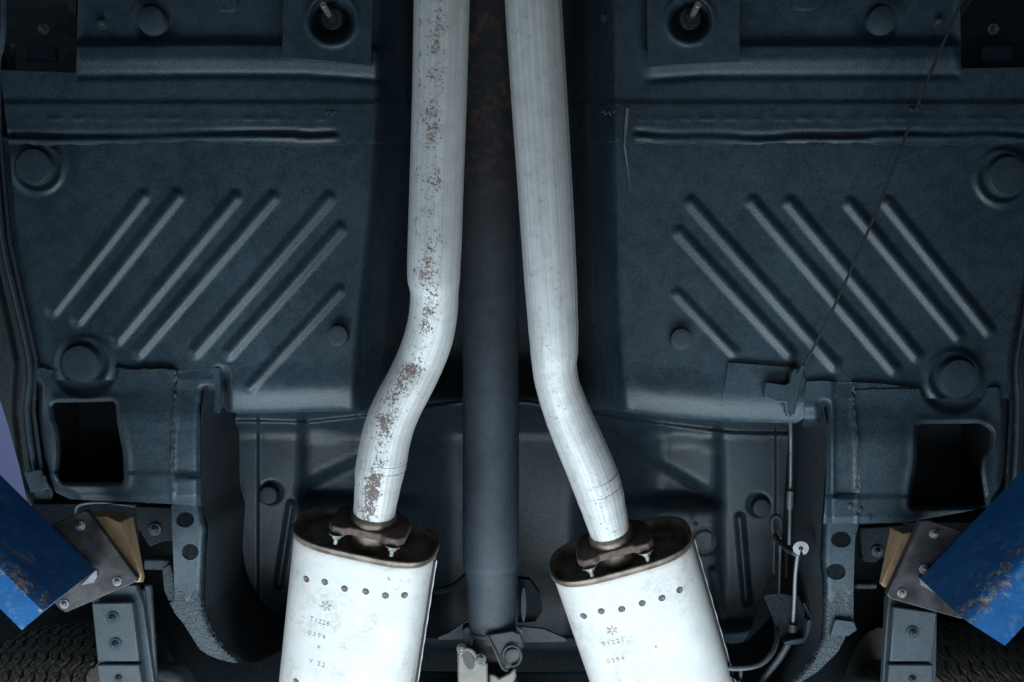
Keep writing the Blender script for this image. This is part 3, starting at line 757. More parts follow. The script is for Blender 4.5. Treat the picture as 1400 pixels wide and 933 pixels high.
# bracket behind the wood, small under-rail pieces
b = MB().prism([P(x, y, 1.40) for x, y in ((183, 692), (236, 694), (236, 740), (222, 741), (204, 748), (188, 722))], (0, 0, .02)); b.build('spring_hanger', M['coat_black'], car, bevel=.002)
bolt('hanger_bolt', P(212, 724, 1.398), (0, 0, -1), .005, car, 'plug', .004)
b = MB().tube([P(112, 712, 1.37), P(104, 700, 1.37), P(110, 690, 1.37), P(140, 687, 1.375), P(185, 692, 1.38)], .0025, 8); b.build('hanger_edge', M['coat'], car)
b = MB().prism([P(x, y, 1.40) for x, y in ((1176, 722), (1240, 718), (1236, 742), (1212, 760), (1196, 770), (1180, 768))], (0, 0, .02)); b.build('spring_hanger', M['coat_black'], car, bevel=.002)
bolt('hanger_bolt', P(1199, 754, 1.398), (0, 0, -1), .0045, car, 'plug', .006)
for xs4 in ((196, 240, 765, 780), (1170, 1200, 798, 806)):
    b = MB().prism([P(xs4[0], xs4[2], 1.42), P(xs4[1], xs4[2], 1.42), P(xs4[1], xs4[3], 1.42), P(xs4[0], xs4[3], 1.42)], (0, 0, .03)); b.build('hanger_bar', M['coat_dark'], car, bevel=.003)
b = MB().prism([P(x, y, 1.40) for x, y in ((221, 777), (233, 772), (237, 790), (238, 822), (230, 822), (224, 808))], (0, 0, .04)); b.build('rail_flange', M['coat_rough'], rl, bevel=.002)

# rear crossbars behind the universal joint
def bar(name, y0, y1, z, x0, x1, mat, par):
    b = MB(); n = 10
    prof = [(y0, z + .03), (y0 + 1, z + .004), (y0 + 4, z), ((y0 + y1) / 2, z - .002), (y1 - 2, z + .004), (y1, z + .012), (y1 + 2, z + .04)]
    V = []; Fc = []
    for i in range(n + 1):
        x = x0 + (x1 - x0) * i / n
        for y, zz in prof: V.append(P(x, y + 5 * math.sin(i * .31) - 3, zz))
        if i:
            for k in range(len(prof) - 1): Fc.append(((i - 1) * 7 + k, (i - 1) * 7 + k + 1, i * 7 + k + 1, i * 7 + k))
    return b.add(V, Fc).build(name, mat, par)
bar('rear_crossbar', 868, 886, 1.60, 440, 960, M['coat_tunnel'], car)
bar('rear_crossbar', 917, 932, 1.66, 440, 960, M['coat_tunnel'], car)
for pts in ([(598, 871), (612, 866), (638, 848), (652, 850), (652, 874), (600, 876)], [(700, 856), (725, 858), (744, 860), (772, 872), (778, 878), (700, 880)]):
    MB().prism([P(x, y, 1.575) for x, y in pts], (0, 0, .006)).build('crossbar_gusset', M['coat_tunnel'], car, bevel=.001)
MB().prism([P(x, y, 1.56) for x, y in smooth_poly([(716, 803), (719, 815), (719, 838), (716, 851), (713, 840), (713, 815)], 3)], (0, 0, .02)).build('snubber_plate', M['coat_tunnel'], car)
MB().prism([P(x, y, 1.60) for x, y in ((708, 792), (724, 793), (738, 812), (742, 836), (732, 850), (708, 852))], (0, 0, .02)).build('snubber_pad', M['coat_black'], car)
MB().tube([P(594, 809, 1.64), P(612, 806, 1.64), P(626, 798, 1.64), P(640, 786, 1.64)], .006, 8).build('floor_crease', M['coat_black'], car)

# right hand cable bracket and floor patch
sheet('floor_patch', [(996, 496), (1092, 503), (1101, 520), (1086, 561), (986, 556)], lambda x, y: ZF - .0062 + np.interp(y - lip_y(x), LIPX, LIPZ), M['coat'], car, 6, thick=.004)
br = MB().prism([P(x, y, 1.338) for x, y in ((1047, 522), (1074, 526), (1080, 522), (1082, 508), (1088, 503), (1100, 506), (1099, 514), (1092, 540), (1087, 566), (1078, 571), (1074, 563), (1074, 551), (1062, 550), (1045, 544))], (0, 0, .012)).build('cable_bracket', M['coat'], car, bevel=.0015)

# ------------------------------------------------------------------ driveshaft
ds = thing('driveshaft', 'long dark grey driveshaft tube running up the middle between two silver pipes', 'driveshaft', P(671, 400, 1.45))
ZS = 1.45; s_ = ZS / F
path = [(670, -60), (670, 100), (670.5, 300), (671, 500), (671, 690), (671, 745), (671, 768), (671.5, 782), (672, 796), (672, 815), (672, 862)]
rad = [38, 38, 38.5, 38.5, 38.5, 38.5, 38.2, 35.5, 33.4, 33, 33]
MB().tube([P(x, y, ZS) for x, y in path], [r * s_ for r in rad], 56, 6).build('shaft_tube', M['shaft'], ds, sharp=60)
MB().tube([P(672, 858, ZS), P(672, 861, ZS), P(672, 864, ZS), P(672, 867, ZS)], [.033, .0372, .0372, .034], 48, 3).build('weld_ring', M['shaft'], ds, sharp=60)
MB().tube([P(672, 862, ZS), P(673, 872, ZS), P(675, 884, ZS)], [.0345, .032, .022], 40, 4).build('yoke_neck', M['yoke'], ds, sharp=60)
ear = [(662, 868), (700, 861), (713, 866), (716, 880), (712, 893), (706, 904), (700, 913), (693, 917), (687, 914), (682, 903), (676, 888), (670, 877)]
MB().loft([P(x, y, 1.402 + .01 * (x > 690)) for x, y in ear], [P(x, y, 1.435) for x, y in ear]).build('yoke_ear', M['yoke'], ds, bevel=.003)
ear2 = [(631, 862), (640, 856), (648, 868), (646, 884), (636, 884)]
MB().prism([P(x, y, 1.43) for x, y in ear2], (0, 0, .03)).build('yoke_ear', M['yoke'], ds, bevel=.002)
MB().lathe(P(700, 897, 1.408), (.25, .15, -1), [(.0115, -.004), (.0125, .002), (.0115, .0035), (.010, .0028), (.0005, .0026)], 28).build('bearing_cap', M['capend'], ds)
MB().tube([P(640, 888, 1.45), P(672, 890, 1.445), P(702, 894, 1.43)], [.013, .016, .013], 20, 4).build('joint_cross', M['rubber'], ds)
MB().prism([P(x, y, 1.42) for x, y in ((709, 858), (714, 862), (716, 884), (712, 890), (709, 880))], (0, 0, .01)).build('retaining_clip', M['cast'], ds, bevel=.001)

ax = thing('rear_axle', 'rear axle pinion with pale cast clamp yoke below the driveshaft joint', 'axle', P(670, 960, 1.45))
MB().tube([P(671, 912, 1.46), P(671, 930, 1.46), P(671, 965, 1.47)], [.028, .040, .046], 36, 4).build('pinion_nose', M['yoke'], ax)
MB().tube([P(671, 960, 1.48), P(671, 1010, 1.48), P(671, 1080, 1.50)], [.06, .10, .14], 32, 4).build('differential_housing', M['coat_dark'], ax)
MB().tube([P(150, 1060, 1.52), P(671, 1060, 1.52), P(1250, 1060, 1.52)], .04, 24, 2).build('axle_tube', M['coat_dark'], ax)
cl = [(625, 889), (637, 884), (644, 887), (650, 895), (653, 903), (659, 908), (667, 905), (667.5, 960), (640, 960), (626, 950)]
MB().loft([P(x, y, 1.395) for x, y in cl], [P(x, y, 1.44) for x, y in cl]).build('clamp_yoke', M['cast'], ax, bevel=.003)
MB().loft([P(x, y, 1.408) for x, y in ((668, 921), (675, 922), (683, 927), (695, 921), (705, 912), (706, 925), (700, 940), (690, 960), (668, 960))],
          [P(x, y, 1.45) for x, y in ((668, 921), (675, 922), (683, 927), (695, 921), (705, 912), (706, 925), (700, 940), (690, 960), (668, 960))]).build('clamp_yoke', M['cast'], ax, bevel=.003)
b = MB().add([P(x, y, 1.3935) for x, y in ell(641, 903, 8, 13)], [tuple(range(28))])
b = MB().loft([P(x, y, 1.3925) for x, y in [(641 + (p - 641) * .97 + (q - 903) * .22, q) for p, q in ell(641, 903, 7.5, 12.5)]], [P(x, y, 1.40) for x, y in [(641 + (p - 641) + (q - 903) * .22, q) for p, q in ell(641, 903, 8, 13)]])
b.build('bearing_cap', M['capend'], ax, sharp=30)
MB().tube([P(641 + 11.5 * math.cos(t_) + .22 * 15 * math.sin(t_), 903 + 15.5 * math.sin(t_), 1.391) for t_ in np.linspace(-2.9, .2, 12)], .0028, 8, 2).build('bearing_strap', M['cast'], ax)
MB().tube([P(668, 872, 1.402), P(674, 884, 1.400), P(680, 897, 1.399), P(687, 913, 1.399), P(694, 917, 1.400)], .0022, 8).build('ear_edge', M['capend'], ds)
MB().tube([P(700 + 12.5 * math.cos(t_), 897 + 14 * math.sin(t_), 1.404) for t_ in np.linspace(-3.4, 1.6, 14)], .0020, 8, 2).build('snap_ring', M['capend'], ds)
bolt('clamp_bolt', P(631, 887, 1.392), (-.1, -.5, -1), .0040, ax, 'zinc', .003)
bolt('clamp_bolt', P(657, 902, 1.388), (-.1, -.4, -1), .0046, ax, 'zinc', .003)

# ------------------------------------------------------------------ exhaust
def muffler(name, label, cpx, zc, d2, theta, roll, w, t, welds, lines, emblem, extra):
    d2 = Vector((d2[0], d2[1], 0)).normalized(); th = R(theta)
    a = d2 * math.cos(th) + Vector((0, 0, 1)) * math.sin(th)
    n = Vector((0, 0, -1)) * math.cos(th) + d2 * math.sin(th)
    u = Vector((d2.y, -d2.x, 0))
    u, n = u * math.cos(R(roll)) + n * math.sin(R(roll)), n * math.cos(R(roll)) - u * math.sin(R(roll))
    C = P(cpx[0], cpx[1], zc)
    root = thing(name, label, 'muffler', C, 'mufflers at the end of the two pipes')
    NS = 72
    def ring(s, off):
        tt = t + off; ww = w + off; out = []
        for k in range(NS):
            ang = 2 * math.pi * k / NS
            c_, s2 = math.cos(ang), math.sin(ang)
            # flattened oval: stadium ends, slightly crowned faces
            e = 2.0 / 3.5
            cu = math.copysign(abs(c_) ** e, c_) * ww
            cn = math.copysign(abs(s2) ** (2 / 2.75), s2) * tt
            out.append(C + u * cu + n * cn + a * s)
        return out
    def tubeobj(nm, prof, mat, cap=False):
        V = []; Fc = []
        for s, off in prof: V += ring(s, off)
        for i in range(len(prof) - 1):
            for k in range(NS): Fc.append((i * NS + k, i * NS + (k + 1) % NS, (i + 1) * NS + (k + 1) % NS, (i + 1) * NS + k))
        if cap: Fc.append(tuple((len(prof) - 1) * NS + k for k in range(NS)))
        return mesh_obj(nm, V, Fc, mat, root, True, 40)
    body = tubeobj('shell', [(.011, -.001), (.013, .0)] + [(.02 + .03 * k, .0) for k in range(16)] + [(.47, -.003)], M['muffler'], True)
    tubeobj('rim', [(.0125, -.001), (.0095, .0012), (.0075, .0024), (.0045, .0028), (.002, .0022), (.0012, .0006), (.002, -.0016), (.004, -.003), (.016, -.004)], M['cap'])
    tubeobj('end_cap', [(.010, -.003), (.0115, -.006), (.0115, -.011), (.009, -.02), (.006, -.034)], M['cap'], True)
    # longitudinal lock seam along the outer right side
    path = []; gap = []
    for k in range(90):
        s = .016 + .0048 * k
        q = C + u * (w + .0034 + .0003 * math.sin(k * 1.05)) + n * (.10 * t + .0006 * math.sin(k * 1.05)) + a * s
        path.append(q); gap.append(C + u * (w + .0012) + n * (.14 * t) + a * s)
    MB().tube(path, .0010, 8, 2).build('lock_seam', M['muffler'], root)
    MB().tube(gap, .0021, 6, 1).build('lock_seam_gap', M['seamgap'], root)
    from mathutils.bvhtree import BVHTree
    bo = ORG[body]; bv = BVHTree.FromPolygons([v.co + bo for v in body.data.vertices], [tuple(p.vertices) for p in body.data.polygons])
    def hit(px, py, lift=.0006):
        """the spot on the shell seen at a photograph position"""
        o = Vector((0, 0, H0)); dr = (P(px, py, 1) - o).normalized()
        q, nn, _, _ = bv.ray_cast(o, dr)
        if nn.dot(dr) > 0: nn = -nn
        hit.n = nn
        return q + nn * lift
    for px, py in welds:
        q = hit(px, py, 0)
        MB().lathe(q, hit.n, [(.0046, -.002), (.0046, .0003), (.0038, .0011), (.0030, .0006), (.0004, .0003)], 20).build('spot_weld', M['weld'], root)
    dt = Matrix((u, -a, n)).transposed().to_4x4()
    for txt, px, py, h, sp, rot in lines:
        cu = bpy.data.curves.new('txt', 'FONT'); cu.body = txt; cu.size = h; cu.space_character = sp; cu.extrude = .00025
        cu.resolution_u = 3; cu.offset = -.0002
        to = bpy.data.objects.new('txt', cu); COL.objects.link(to)
        bpy.context.view_layer.update()
        me = bpy.data.meshes.new_from_object(to.evaluated_get(bpy.context.evaluated_depsgraph_get()))
        bpy.data.objects.remove(to)
        mt = Matrix.Translation(hit(px, py, 0)) @ dt @ Matrix.Rotation(R(rot), 4, 'Z')
        V = []
        for v in me.vertices:
            p0 = mt @ v.co; q, nn, _, _ = bv.ray_cast(p0 + n * .03, -n); V.append((q if q else p0) + n * (.00045 if v.co.z > 0 else .0001)); Fc = [tuple(p.vertices) for p in me.polygons]
        mesh_obj('stamped_number', V, Fc, M['stamp'], root, False)
        bpy.data.meshes.remove(me)
    ex, ey, es = emblem
    b = MB(); q = hit(ex, ey, .0007)
    for k in range(6):
        t0 = R(60 * k + 15); d_ = u * math.cos(t0) - a * math.sin(t0); e_ = n.cross(d_)
        p0 = q + d_ * es * .25; p1 = q + d_ * es; ww = .0006
        b.add([p0 - e_ * ww, p0 + e_ * ww, p1 + e_ * ww, p1 - e_ * ww], [(0, 1, 2, 3)])
        t1 = R(60 * k + 45); d3 = u * math.cos(t1) - a * math.sin(t1)
        p2 = q + d3 * es * .62
        for pa in (p1,): b.add([pa - e_ * ww, pa + e_ * ww, p2 + e_ * ww * .5, p2 - e_ * ww * .5], [(0, 1, 2, 3)])
    b.build('stamped_emblem', M['emblem'], root, smooth=False)
    for px, py, s in extra:
        b = MB(); q = hit(px, py, .0006)
        for k in range(5):
            t0 = random.uniform(0, 6.28); rr_ = s * .5
            p0 = q + (u * math.cos(t0) + a * math.sin(t0)) * rr_; p1 = q + (u * math.cos(t0 + 1) + a * math.sin(t0 + 1)) * rr_
            e_ = n.cross((p1 - p0).normalized()) * .0004
            b.add([p0 - e_, p0 + e_, p1 + e_, p1 - e_], [(0, 1, 2, 3)])
        b.build('dent_mark', M['stamp'], root, smooth=False)
    return root, C, a, n, u

mL = muffler('muffler', 'white oval muffler left of the driveshaft, stamped T1228 and Y 22', (502, 728), 1.320, (-.165, .986), 18, 5, .0945, .0545,
     [(419, 792), (444, 796), (471, 805), (500, 809), (527, 814.5), (553, 814), (405, 932)],
     [('T1228', 423, 848, .0100, 1.12, -2), ('0394', 421, 867, .0100, 1.3, -2), ('Y 22', 422, 906, .0100, 1.3, -2)], (446, 829, .0075), [(533, 791, .005), (436, 885, .003)])
mR = muffler('muffler', 'white oval muffler right of the driveshaft, its spot weld row rising to the right', (846, 748), 1.320, (.315, .949), 18, 5.5, .0945, .0540,
     [(798, 842.5), (822, 836), (850, 833), (878, 825), (905, 818), (929, 807)],
     [('T1221', 823, 884, .0098, 1.3, 2), ('0394', 830, 907, .0100, 1.3, 2)], (837, 862, .0075), [(897, 884, .003)])

def exhaust(name, label, pts, mat, mf, fl, rings):
    root, C, a, n, u = mf
    base = P(pts[0][0], pts[0][1], pts[0][2])
    t = thing(name, label, 'exhaust pipe', base, 'the two exhaust pipes beside the driveshaft')
    path = [P(x, y, z) for x, y, z, w in pts]; rad = [w * .5 * z / F for x, y, z, w in pts]
    # join the end to the flange
    last = path[-1]; fc = last + a * .009
    mb = MB().tube(path, rad, 48, 8, toward=(0, 0, -1)); mb.build('pipe', M[mat], t, sharp=70)
    for i, (x, y, z, r) in enumerate(rings):
        ax_ = (P(*rings[-1][:3]) - P(*rings[0][:3])).normalized()
        p = P(x, y, z); MB().lathe(p, ax_, [(r, -.0005), (r + .0004, 0), (r, .0005)], 48, False, False).build('bead_ring', M[mat], t)
    # flared collar, two-bolt flange, nuts
    dirn = (fc - last).normalized()
    b = MB().tube([last - dirn * .001, last + dirn * .004, last + dirn * .009, fc], [rad[-1] + .0008, rad[-1] + .0035, rad[-1] + .0045, rad[-1] + .0045], 40, 3)
    b.build('collar', M['neck'], t, sharp=50)
    hw, hn = .050, .040
    shape = [(-1, -.20), (-.80, -.60), (-.42, -.95), (.42, -.95), (.80, -.60), (1, -.20), (1, .72), (.86, .98), (.56, 1.0), (.42, .86), (-.42, .86), (-.56, 1.0), (-.86, .98), (-1, .72)]
    flp = [fc + u * (x * hw) + n * (y * hn) for x, y in shape]
    MB().prism(flp, a * .011).build('flange', M['rustplate'], t, bevel=.0018)
    for sx in (-1, 1):
        p = fc + u * (sx * hw * .74) + n * (hn * .90) + a * .0112
        bolt('flange_bolt', p, a + n * .12, .0056, t, 'zinc', .009)
    b = MB().tube([fc + a * .008, fc + a * .022, fc + a * .036, fc + a * .05], [rad[-1] + .002, rad[-1] + .001, rad[-1] + .001, rad[-1] + .004], 40, 3)
    b.build('inlet_neck', M['neck'], root, sharp=50)
    return t
exhaust('exhaust_pipe', 'silver exhaust pipe left of the driveshaft with a broken streak of rust', [
    (605, -50, 1.14, 77), (604, 0, 1.14, 76.5), (601, 130, 1.155, 75), (597, 250, 1.17, 74), (594.5, 330, 1.18, 74), (593, 375, 1.19, 72.5), (594, 402, 1.20, 66), (592, 432, 1.215, 66), (586, 462, 1.23, 67), (576, 490, 1.245, 66.5), (562, 520, 1.25, 66.5),
    (547, 548, 1.257, 67), (535, 575, 1.263, 67.5), (527, 603, 1.27, 68), (522, 630, 1.277, 68.5), (519, 645, 1.281, 67.5), (516, 668, 1.287, 62), (513, 690, 1.294, 58.5), (511.5, 701, 1.298, 58)],
    'pipeL', mL, (508, 711, 1.318), [(523.5, 622, 1.275, .0318), (523, 627, 1.276, .0318), (522, 632, 1.278, .0319), (521.5, 637, 1.279, .0319)])
exhaust('exhaust_pipe', 'silver exhaust pipe right of the driveshaft, nearly clean with a seam along its side', [
    (727, -50, 1.14, 79), (729, 0, 1.14, 78), (737, 130, 1.155, 77), (746, 270, 1.17, 75), (752, 370, 1.185, 72.5), (756, 440, 1.20, 69), (757.5, 476, 1.21, 65.5), (758, 500, 1.22, 61), (762, 525, 1.235, 60), (770, 550, 1.247, 62), (779, 574, 1.256, 64), (791, 602, 1.264, 66),
    (803, 630, 1.272, 67), (813, 655, 1.279, 67), (820, 676, 1.285, 65), (826, 698, 1.291, 60), (831, 716, 1.296, 57), (834, 726, 1.299, 56)],
    'pipeR', mR, (837, 736, 1.318), [(813, 652, 1.278, .0312), (818, 668, 1.283, .0312)])

# ------------------------------------------------------------------ lift arms, plates, wood
def arm(side):
    L = side < 0
    name_side = 'left' if L else 'right'
    z1, z2 = 1.08, 1.22
    if L:
        A1, B1, A2, B2 = (64, 831), (30, 862), (131, 779), (95, 798); back = (-230, -228)
    else:
        A1, B1, A2, B2 = (1316, 846), (1374, 883), (1257, 791), (1300, 812); back = (225, -236)
    lab = 'blue lift arm at the lower left, rusty along its edge, plate with three bolts' if L else 'blue lift arm at the lower right, worn to rust along its lower edge'
    root = thing('lift_arm', lab, 'lift arm', P(*A2, z2), 'blue lift arms under the sills')
    near = [P(*A2, z2), P(*A1, z1), P(*B1, z1), P(*B2, z2)]
    rb = 1.0
    def sh(p, k): return p + Vector((back[0] * k * 3.6 / F, back[1] * k * 3.6 / F, 0))
    b = MB()
    # beam skin with a rounded, worn corner; uv.x runs 1 at the corner
    cor = near[1]; e1 = (near[0] - cor); e2 = (near[2] - cor)
    ring = [(near[0], 0.0), (cor + e1 * .75, 0.0), (cor + e1 * .45, .2), (cor + e1 * .22, .7), (cor + e1 * .10, 1), (cor + e1 * .03 + e2 * .05, 1), (cor + e2 * .16, 1), (cor + e2 * .40, .55), (cor + e2 * .75, .3), (near[2], .65), (near[3], 0)]
    V = []; UV = []; Fc = []; K = 40
    for i in range(K + 1):
        for p, w in ring: V.append(sh(p, i / K)); UV.append((w if i else max(w, .55 if p is not near[0] else 0), i / K))
    m = len(ring)
    for i in range(K):
        for k in range(m): Fc.append((i * m + k, i * m + (k + 1) % m, (i + 1) * m + (k + 1) % m, (i + 1) * m + k))
    Fc.append(tuple(range(m)))
    b.add(V, Fc, UV); b.build('beam', M['blue'], root, sharp=40)
    zp = 1.226
    if L: pl = [(72, 717), (116, 698), (121, 700), (187, 790), (186, 796), (90, 838), (82, 834), (60, 810), (40, 760)]
    else: pl = [(1259, 713), (1268, 711), (1330, 730), (1360, 780), (1335, 848), (1312, 846), (1217, 819), (1213, 813)]
    MB().prism([P(x, y, zp) for x, y in pl], (0, 0, .009)).build('adapter_plate', M['plate'], root, bevel=.0012)
    bolts = [(110, 719), (160, 795), (88, 826)] if L else [(1277, 730), (1233, 811), (1263, 778)]
    for x, y in bolts: bolt('plate_bolt', P(x, y, zp - .0005), (0, 0, -1), .0033, root, 'zinc', .003)
    sc = lambda pts, z, dz: MB().prism([P(x, y, z) for x, y in pts], (0, 0, dz))
    z0 = zp + .009
    if L: rp = [(80, 716), (119, 699), (189, 791), (170, 802), (100, 800)]
    else: rp = [(1257, 713), (1300, 725), (1310, 800), (1230, 820), (1212, 813)]
    n_ = len(rp)
    for k in range(3):
        off = (.0, .0025, .0005)[k]
        sc(rp, z0 + .0102 * k, .0094).build('rubber_pad', M['rubber'], root, bevel=.0015)
    z3 = z0 + .032
    if L:
        gr = [(128, 783), (132, 780), (133, 788), (128, 797), (110, 801)]
        MB().prism([P(x, y, 1.222) for x, y in gr], (0, 0, .003)).build('bare_patch', M['edge'], root)
        wd = [(110, 706), (146, 706), (164, 715), (194, 786), (192, 796), (130, 800)]; wf = [(110, 700), (166, 699), (182, 706), (198, 789), (196, 796), (140, 795)]
    else:
        gr = [(1257, 790), (1262, 792), (1283, 813), (1272, 808), (1259, 800)]
        MB().prism([P(x, y, 1.222) for x, y in gr], (0, 0, .003)).build('bare_patch', M['edge'], root)
        wd = [(1235, 730), (1248, 727), (1290, 740), (1280, 806), (1208, 803), (1205, 798)]; wf = [(1217, 721), (1240, 720), (1285, 735), (1275, 803), (1206, 801), (1202, 797)]
    wo = MB().loft([P(x, y, z3) for x, y in wd], [P(x, y, z3 + .046) for x, y in wf]).build('wood_block', M['wood'], None, bevel=.0012)
    tag(wo, 'raw wood block on the %s arm pad, splintered along its lower edge' % name_side if L else 'narrow raw wood block on the rubber pad of the right lift arm', 'wood block', 'wood blocks between arm and frame')
arm(-1); arm(1)

# ------------------------------------------------------------------ leaf springs
def leaf(side):
    L = side < 0
    root = thing('leaf_spring', 'bolted leaf spring pack hanging below the left wood block, three bolts showing' if L else 'bolted leaf spring pack hanging below the right lift arm plate', 'leaf spring', P(160 if L else 1250, 900, 1.42), 'rear leaf springs')
    if L:
        main = [(122, 800), (186, 800), (196, 830), (214, 960), (140, 960), (126, 830)]
        plates = [[(125, 825), (181, 824), (190, 905), (133, 905)], [(132, 909), (190, 909), (197, 960), (138, 960)]]
        bolts = [(154, 845), (158, 881), (163, 927)]; strips = [(188, 199, 806, 960, 8), (196, 206, 800, 960, 10)]
    else:
        main = [(1216, 812), (1282, 830), (1280, 960), (1205, 960), (1212, 850)]
        plates = [[(1222, 830), (1281, 838), (1279, 868), (1274, 905), (1217, 905)], [(1216, 909), (1276, 909), (1275, 960), (1212, 960)]]
        bolts = [(1247, 865), (1246, 928)]; strips = [(1211, 1219, 815, 960, -4)]
    MB().prism([P(x, y, 1.425) for x, y in main], (0, 0, .012)).build('main_leaf', M['leaf'], root, bevel=.002)
    for k, pl in enumerate(plates):
        MB().prism([P(x, y, 1.405 - .003 * k) for x, y in pl], (0, 0, .014)).build('leaf', M['leaf'], root, bevel=.002)
    for x, y in bolts:
        bolt('leaf_bolt', P(x, y, 1.404), (0, 0, -1), .0050, root, 'plug', .005)
    for x0, x1, y0, y1, sl in strips:
        MB().prism([P(x0, y0, 1.44), P(x1, y0, 1.44), P(x1 + sl, y1, 1.44), P(x0 + sl, y1, 1.44)], (0, 0, .01)).build('leaf', M['leaf'], root, bevel=.003)
leaf(-1); leaf(1)

# bushing rings at the bottom edge
for (px, py, rad_, z, lab) in ((233, 938, 28, 1.60, 'round metal bushing ring beside the left leaf spring at the bottom edge'), (1178, 950, 28, 1.60, 'round bushing ring beside the right leaf spring at the bottom edge')):
    rt = thing('shock_absorber', lab, 'shock absorber', P(px, py, z + .04), 'shock absorber ends')
    s = z / F
    MB().lathe(P(px, py, z + .05), (0, .12, -1), [(rad_ * 1.30 * s, 0), (rad_ * 1.30 * s, .03), (rad_ * 1.2 * s, .042), (rad_ * 1.02 * s, .046), (rad_ * .80 * s, .04), (rad_ * .72 * s, .02)], 48, False, False).build('ring', M['ring'], rt, sharp=60)
    MB().lathe(P(px, py, z + .05), (0, .12, -1), [(rad_ * .72 * s, .015), (rad_ * .3 * s, .025), (rad_ * .25 * s, .03)], 32).build('bushing', M['rubber'], rt)

# ------------------------------------------------------------------ wheels
def wheel(side):
    L = side < 0
    cx = -.715 if L else .715; cy, cz, rad_, wd = .80, 1.60, .335, .20
    root = thing('wheel', 'tyre with wavy tread grooves below the left lift arm' if L else 'dark tyre with wavy tread in the shade below the right lift arm', 'wheel', (cx, cy, cz + H0), 'rear wheels')
    V = []; Fc = []
    NA, NW = 420, 90
    for i in range(NA):
        th = 2 * math.pi * i / NA
        for j in range(NW + 1):
            s = j / NW * 2 - 1
            x = s * wd / 2
            r = rad_ - .010 * s * s - .05 * max(0, abs(s) - .86) / .14
            g = 0
            if abs(s) < .93:
                ph = s * 5.5 + .16 * math.sin(th * 48)
                g = max(0, 1 - abs((ph % 1) - .5) / .11)
                g = max(g, .30 * max(0, 1 - abs(((th * 48 / 6.283 * 3 + s * 9) % 1) - .5) / .12) * (abs((ph % 1) - .5) > .2))
            r -= .008 * min(1, g * 1.6)
            V.append((cx + x, cy - r * math.cos(th), cz + H0 + r * math.sin(th)))
    q = NW + 1
    for i in range(NA):
        for j in range(NW): Fc.append((i * q + j, i * q + j + 1, ((i + 1) % NA) * q + j + 1, ((i + 1) % NA) * q + j))
    ty = mesh_obj('tyre', V, Fc, M['tyre'], root, True, 40)
    b = MB()
    for s in (-1, 1):
        b.lathe((cx + s * wd * .5, cy, cz + H0), (-s, 0, 0), [(rad_ - .06, 0), (rad_ - .09, -.008), (.21, .004), (.19, .03), (.05, .05)], 40)
    b.build('rim', M['coat_dark'], root)
wheel(-1); wheel(1)

# ------------------------------------------------------------------ parking brake cables on the right
def cable(name, label, cat, parts, group=None):
    first = P(*parts[0][1][0])
    root = thing(name, label, cat, first, group)
    for nm, pts, r, mt in parts: MB().tube([P(*p) for p in pts], r, 10, 5).build(nm, M[mt], root)
    return root
cable('brake_cable', 'thin dark cable crossing the right floor pan from top edge to bracket', 'cable',
      [('cable', [(1324, -20, 1.315), (1262, 125, 1.318), (1200, 285, 1.322), (1140, 420, 1.328), (1096, 506, 1.335)], .0019, 'cable_dark'),
       ('cable_end', [(1098, 500, 1.334), (1092, 512, 1.336)], .0035, 'cable_dark')])
cable('brake_rod', 'upright brake rods beside the right frame rail above the slotted washer', 'rod',
      [('rod', [(1080, 568, 1.36), (1081, 590, 1.46), (1081, 640, 1.475), (1080, 690, 1.48), (1079, 745, 1.48)], .0026, 'cable'),
       ('sleeve', [(1080.5, 672, 1.474), (1079.5, 696, 1.474)], .0048, 'cable'),
       ('rod', [(1067, 735, 1.50), (1066, 780, 1.50), (1065, 828, 1.505)], .0022, 'cable'),
       ('rod', [(1076, 745, 1.52), (1075, 770, 1.52), (1075, 790, 1.52)], .0046, 'cable_dark'),
       ('rod', [(1059, 740, 1.53), (1058, 785, 1.53)], .0015, 'cable')])
lv = thing('brake_lever', 'dark hook lever holding a pale slotted washer beside the right frame rail', 'lever', P(1075, 735, 1.47))
MB().tube([P(1066, 725, 1.475), P(1067, 712, 1.475), P(1062, 706, 1.475), P(1056, 710, 1.475), P(1056, 722, 1.475), P(1060, 734, 1.475), P(1070, 745, 1.43), P(1080, 753, 1.395), P(1087, 757, 1.378)], .0042, 12).build('hook', M['cable_dark'], lv)
MB().tube([P(1059, 734, 1.47), P(1070, 748, 1.425), P(1082, 757, 1.388), P(1090, 759, 1.375)], .0018, 8).build('hook_edge', M['cable'], lv)
c = [(1095 + 11 * math.cos(t), 750 + 9.5 * math.sin(t)) for t in np.linspace(1.9, 1.9 + 5.7, 26)]
ci = [(1095 + 3 * math.cos(t), 750 + 3 * math.sin(t)) for t in np.linspace(1.9 + 5.7, 1.9, 12)]
V = []; 
wq = MB(); NN = 26
for k, t in enumerate(np.linspace(1.75, 1.75 + 5.75, NN)):
    o_ = (1095 + 11 * math.cos(t), 750 + 9.5 * math.sin(t)); i_ = (1095 + 3.2 * math.cos(t), 750 + 3 * math.sin(t))
    V += [P(*o_, 1.372), P(*i_, 1.372), P(*i_, 1.377), P(*o_, 1.377)]
Fc = []
for k in range(NN - 1):
    for j in range(4): Fc.append((k * 4 + j, k * 4 + (j + 1) % 4, k * 4 + 4 + (j + 1) % 4, k * 4 + 4 + j))
Fc += [(0, 1, 2, 3), tuple((NN - 1) * 4 + j for j in (3, 2, 1, 0))]
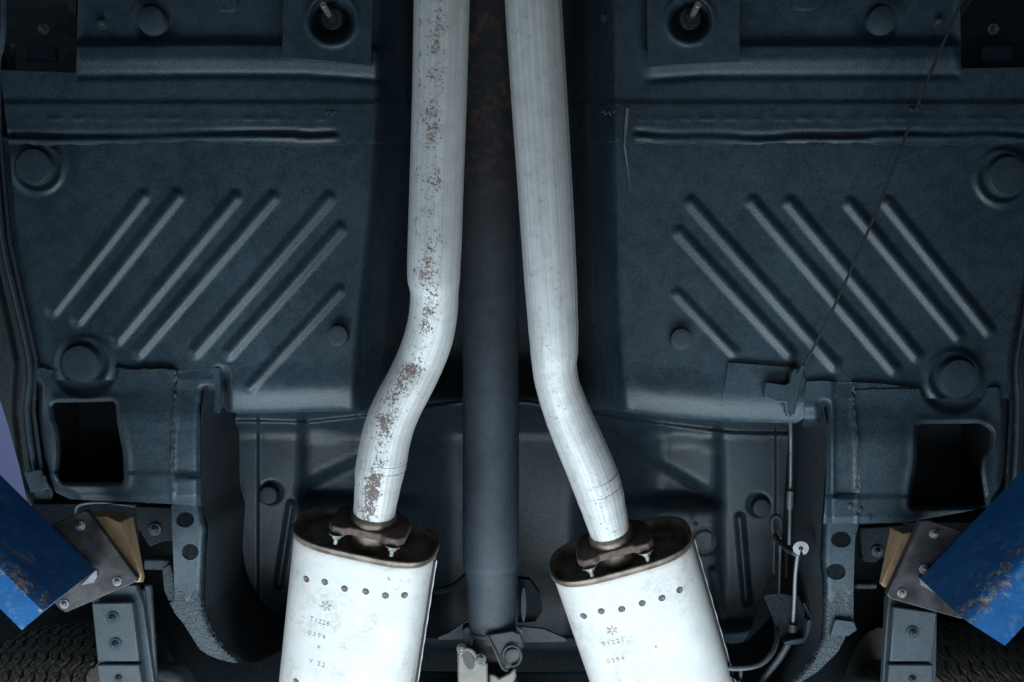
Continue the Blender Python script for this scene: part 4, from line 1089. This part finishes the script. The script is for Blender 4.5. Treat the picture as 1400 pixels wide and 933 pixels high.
mesh_obj('slotted_washer', V, Fc, simple('pale_washer', (.34, .36, .38), .45, .4), lv, True, 30)
cable('brake_cable', 'pale cable hanging from the slotted washer to the black bracket', 'cable',
      [('cable', [(1094, 748, 1.378), (1090, 762, 1.39), (1087, 790, 1.40), (1086, 820, 1.41), (1084, 858, 1.42)], .0026, 'cable'),
       ('grommet', [(1084, 854, 1.415), (1083.5, 864, 1.415)], .006, 'cable_dark')])
cb = thing('cable_guide', 'black folded cable guide bracket at the foot of the pale cable', 'bracket', P(1080, 850, 1.47))
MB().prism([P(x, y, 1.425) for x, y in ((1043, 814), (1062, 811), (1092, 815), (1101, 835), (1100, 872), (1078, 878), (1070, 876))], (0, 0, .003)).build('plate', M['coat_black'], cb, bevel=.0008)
MB().prism([P(x, y, 1.405) for x, y in ((1104, 849), (1111, 846), (1108, 872), (1101, 880), (1080, 883), (1071, 879), (1078, 876), (1098, 873), (1102, 868))], (0, 0, .022)).build('folded_lip', M['coat'], cb, bevel=.0012)
MB().tube([P(1099, 825, 1.422), P(1106, 838, 1.415), P(1111, 848, 1.405)], .002, 8).build('edge', M['coat_dark'], cb)
# sheathed cable, ribbed
pts, _ = spline([P(x, y, z) for x, y, z in ((1077, 882, 1.415), (1066, 900, 1.405), (1052, 918, 1.395), (1040, 934, 1.385), (1028, 950, 1.38))], .1, 26)
sh = thing('cable_sheath', 'pale ribbed cable sheath leaving the black bracket toward the bottom edge', 'cable', pts[0])
MB().tube(pts, [.0042 + .0007 * (k % 2) for k in range(len(pts))], 12, 1).build('sheath', M['cable'], sh)
cable('hose', 'dark curved hose looping under the rear floor beside the right muffler', 'hose',
      [('hose', [(960, 905, 1.37), (985, 912, 1.365), (1012, 914, 1.365), (1038, 909, 1.37), (1054, 895, 1.38), (1062, 876, 1.40), (1062, 858, 1.43), (1058, 846, 1.46)], .0036, 'ring'),
       ('clip', [(1013, 915, 1.366), (1012, 930, 1.37), (1010, 950, 1.375)], .0026, 'cable_dark')])
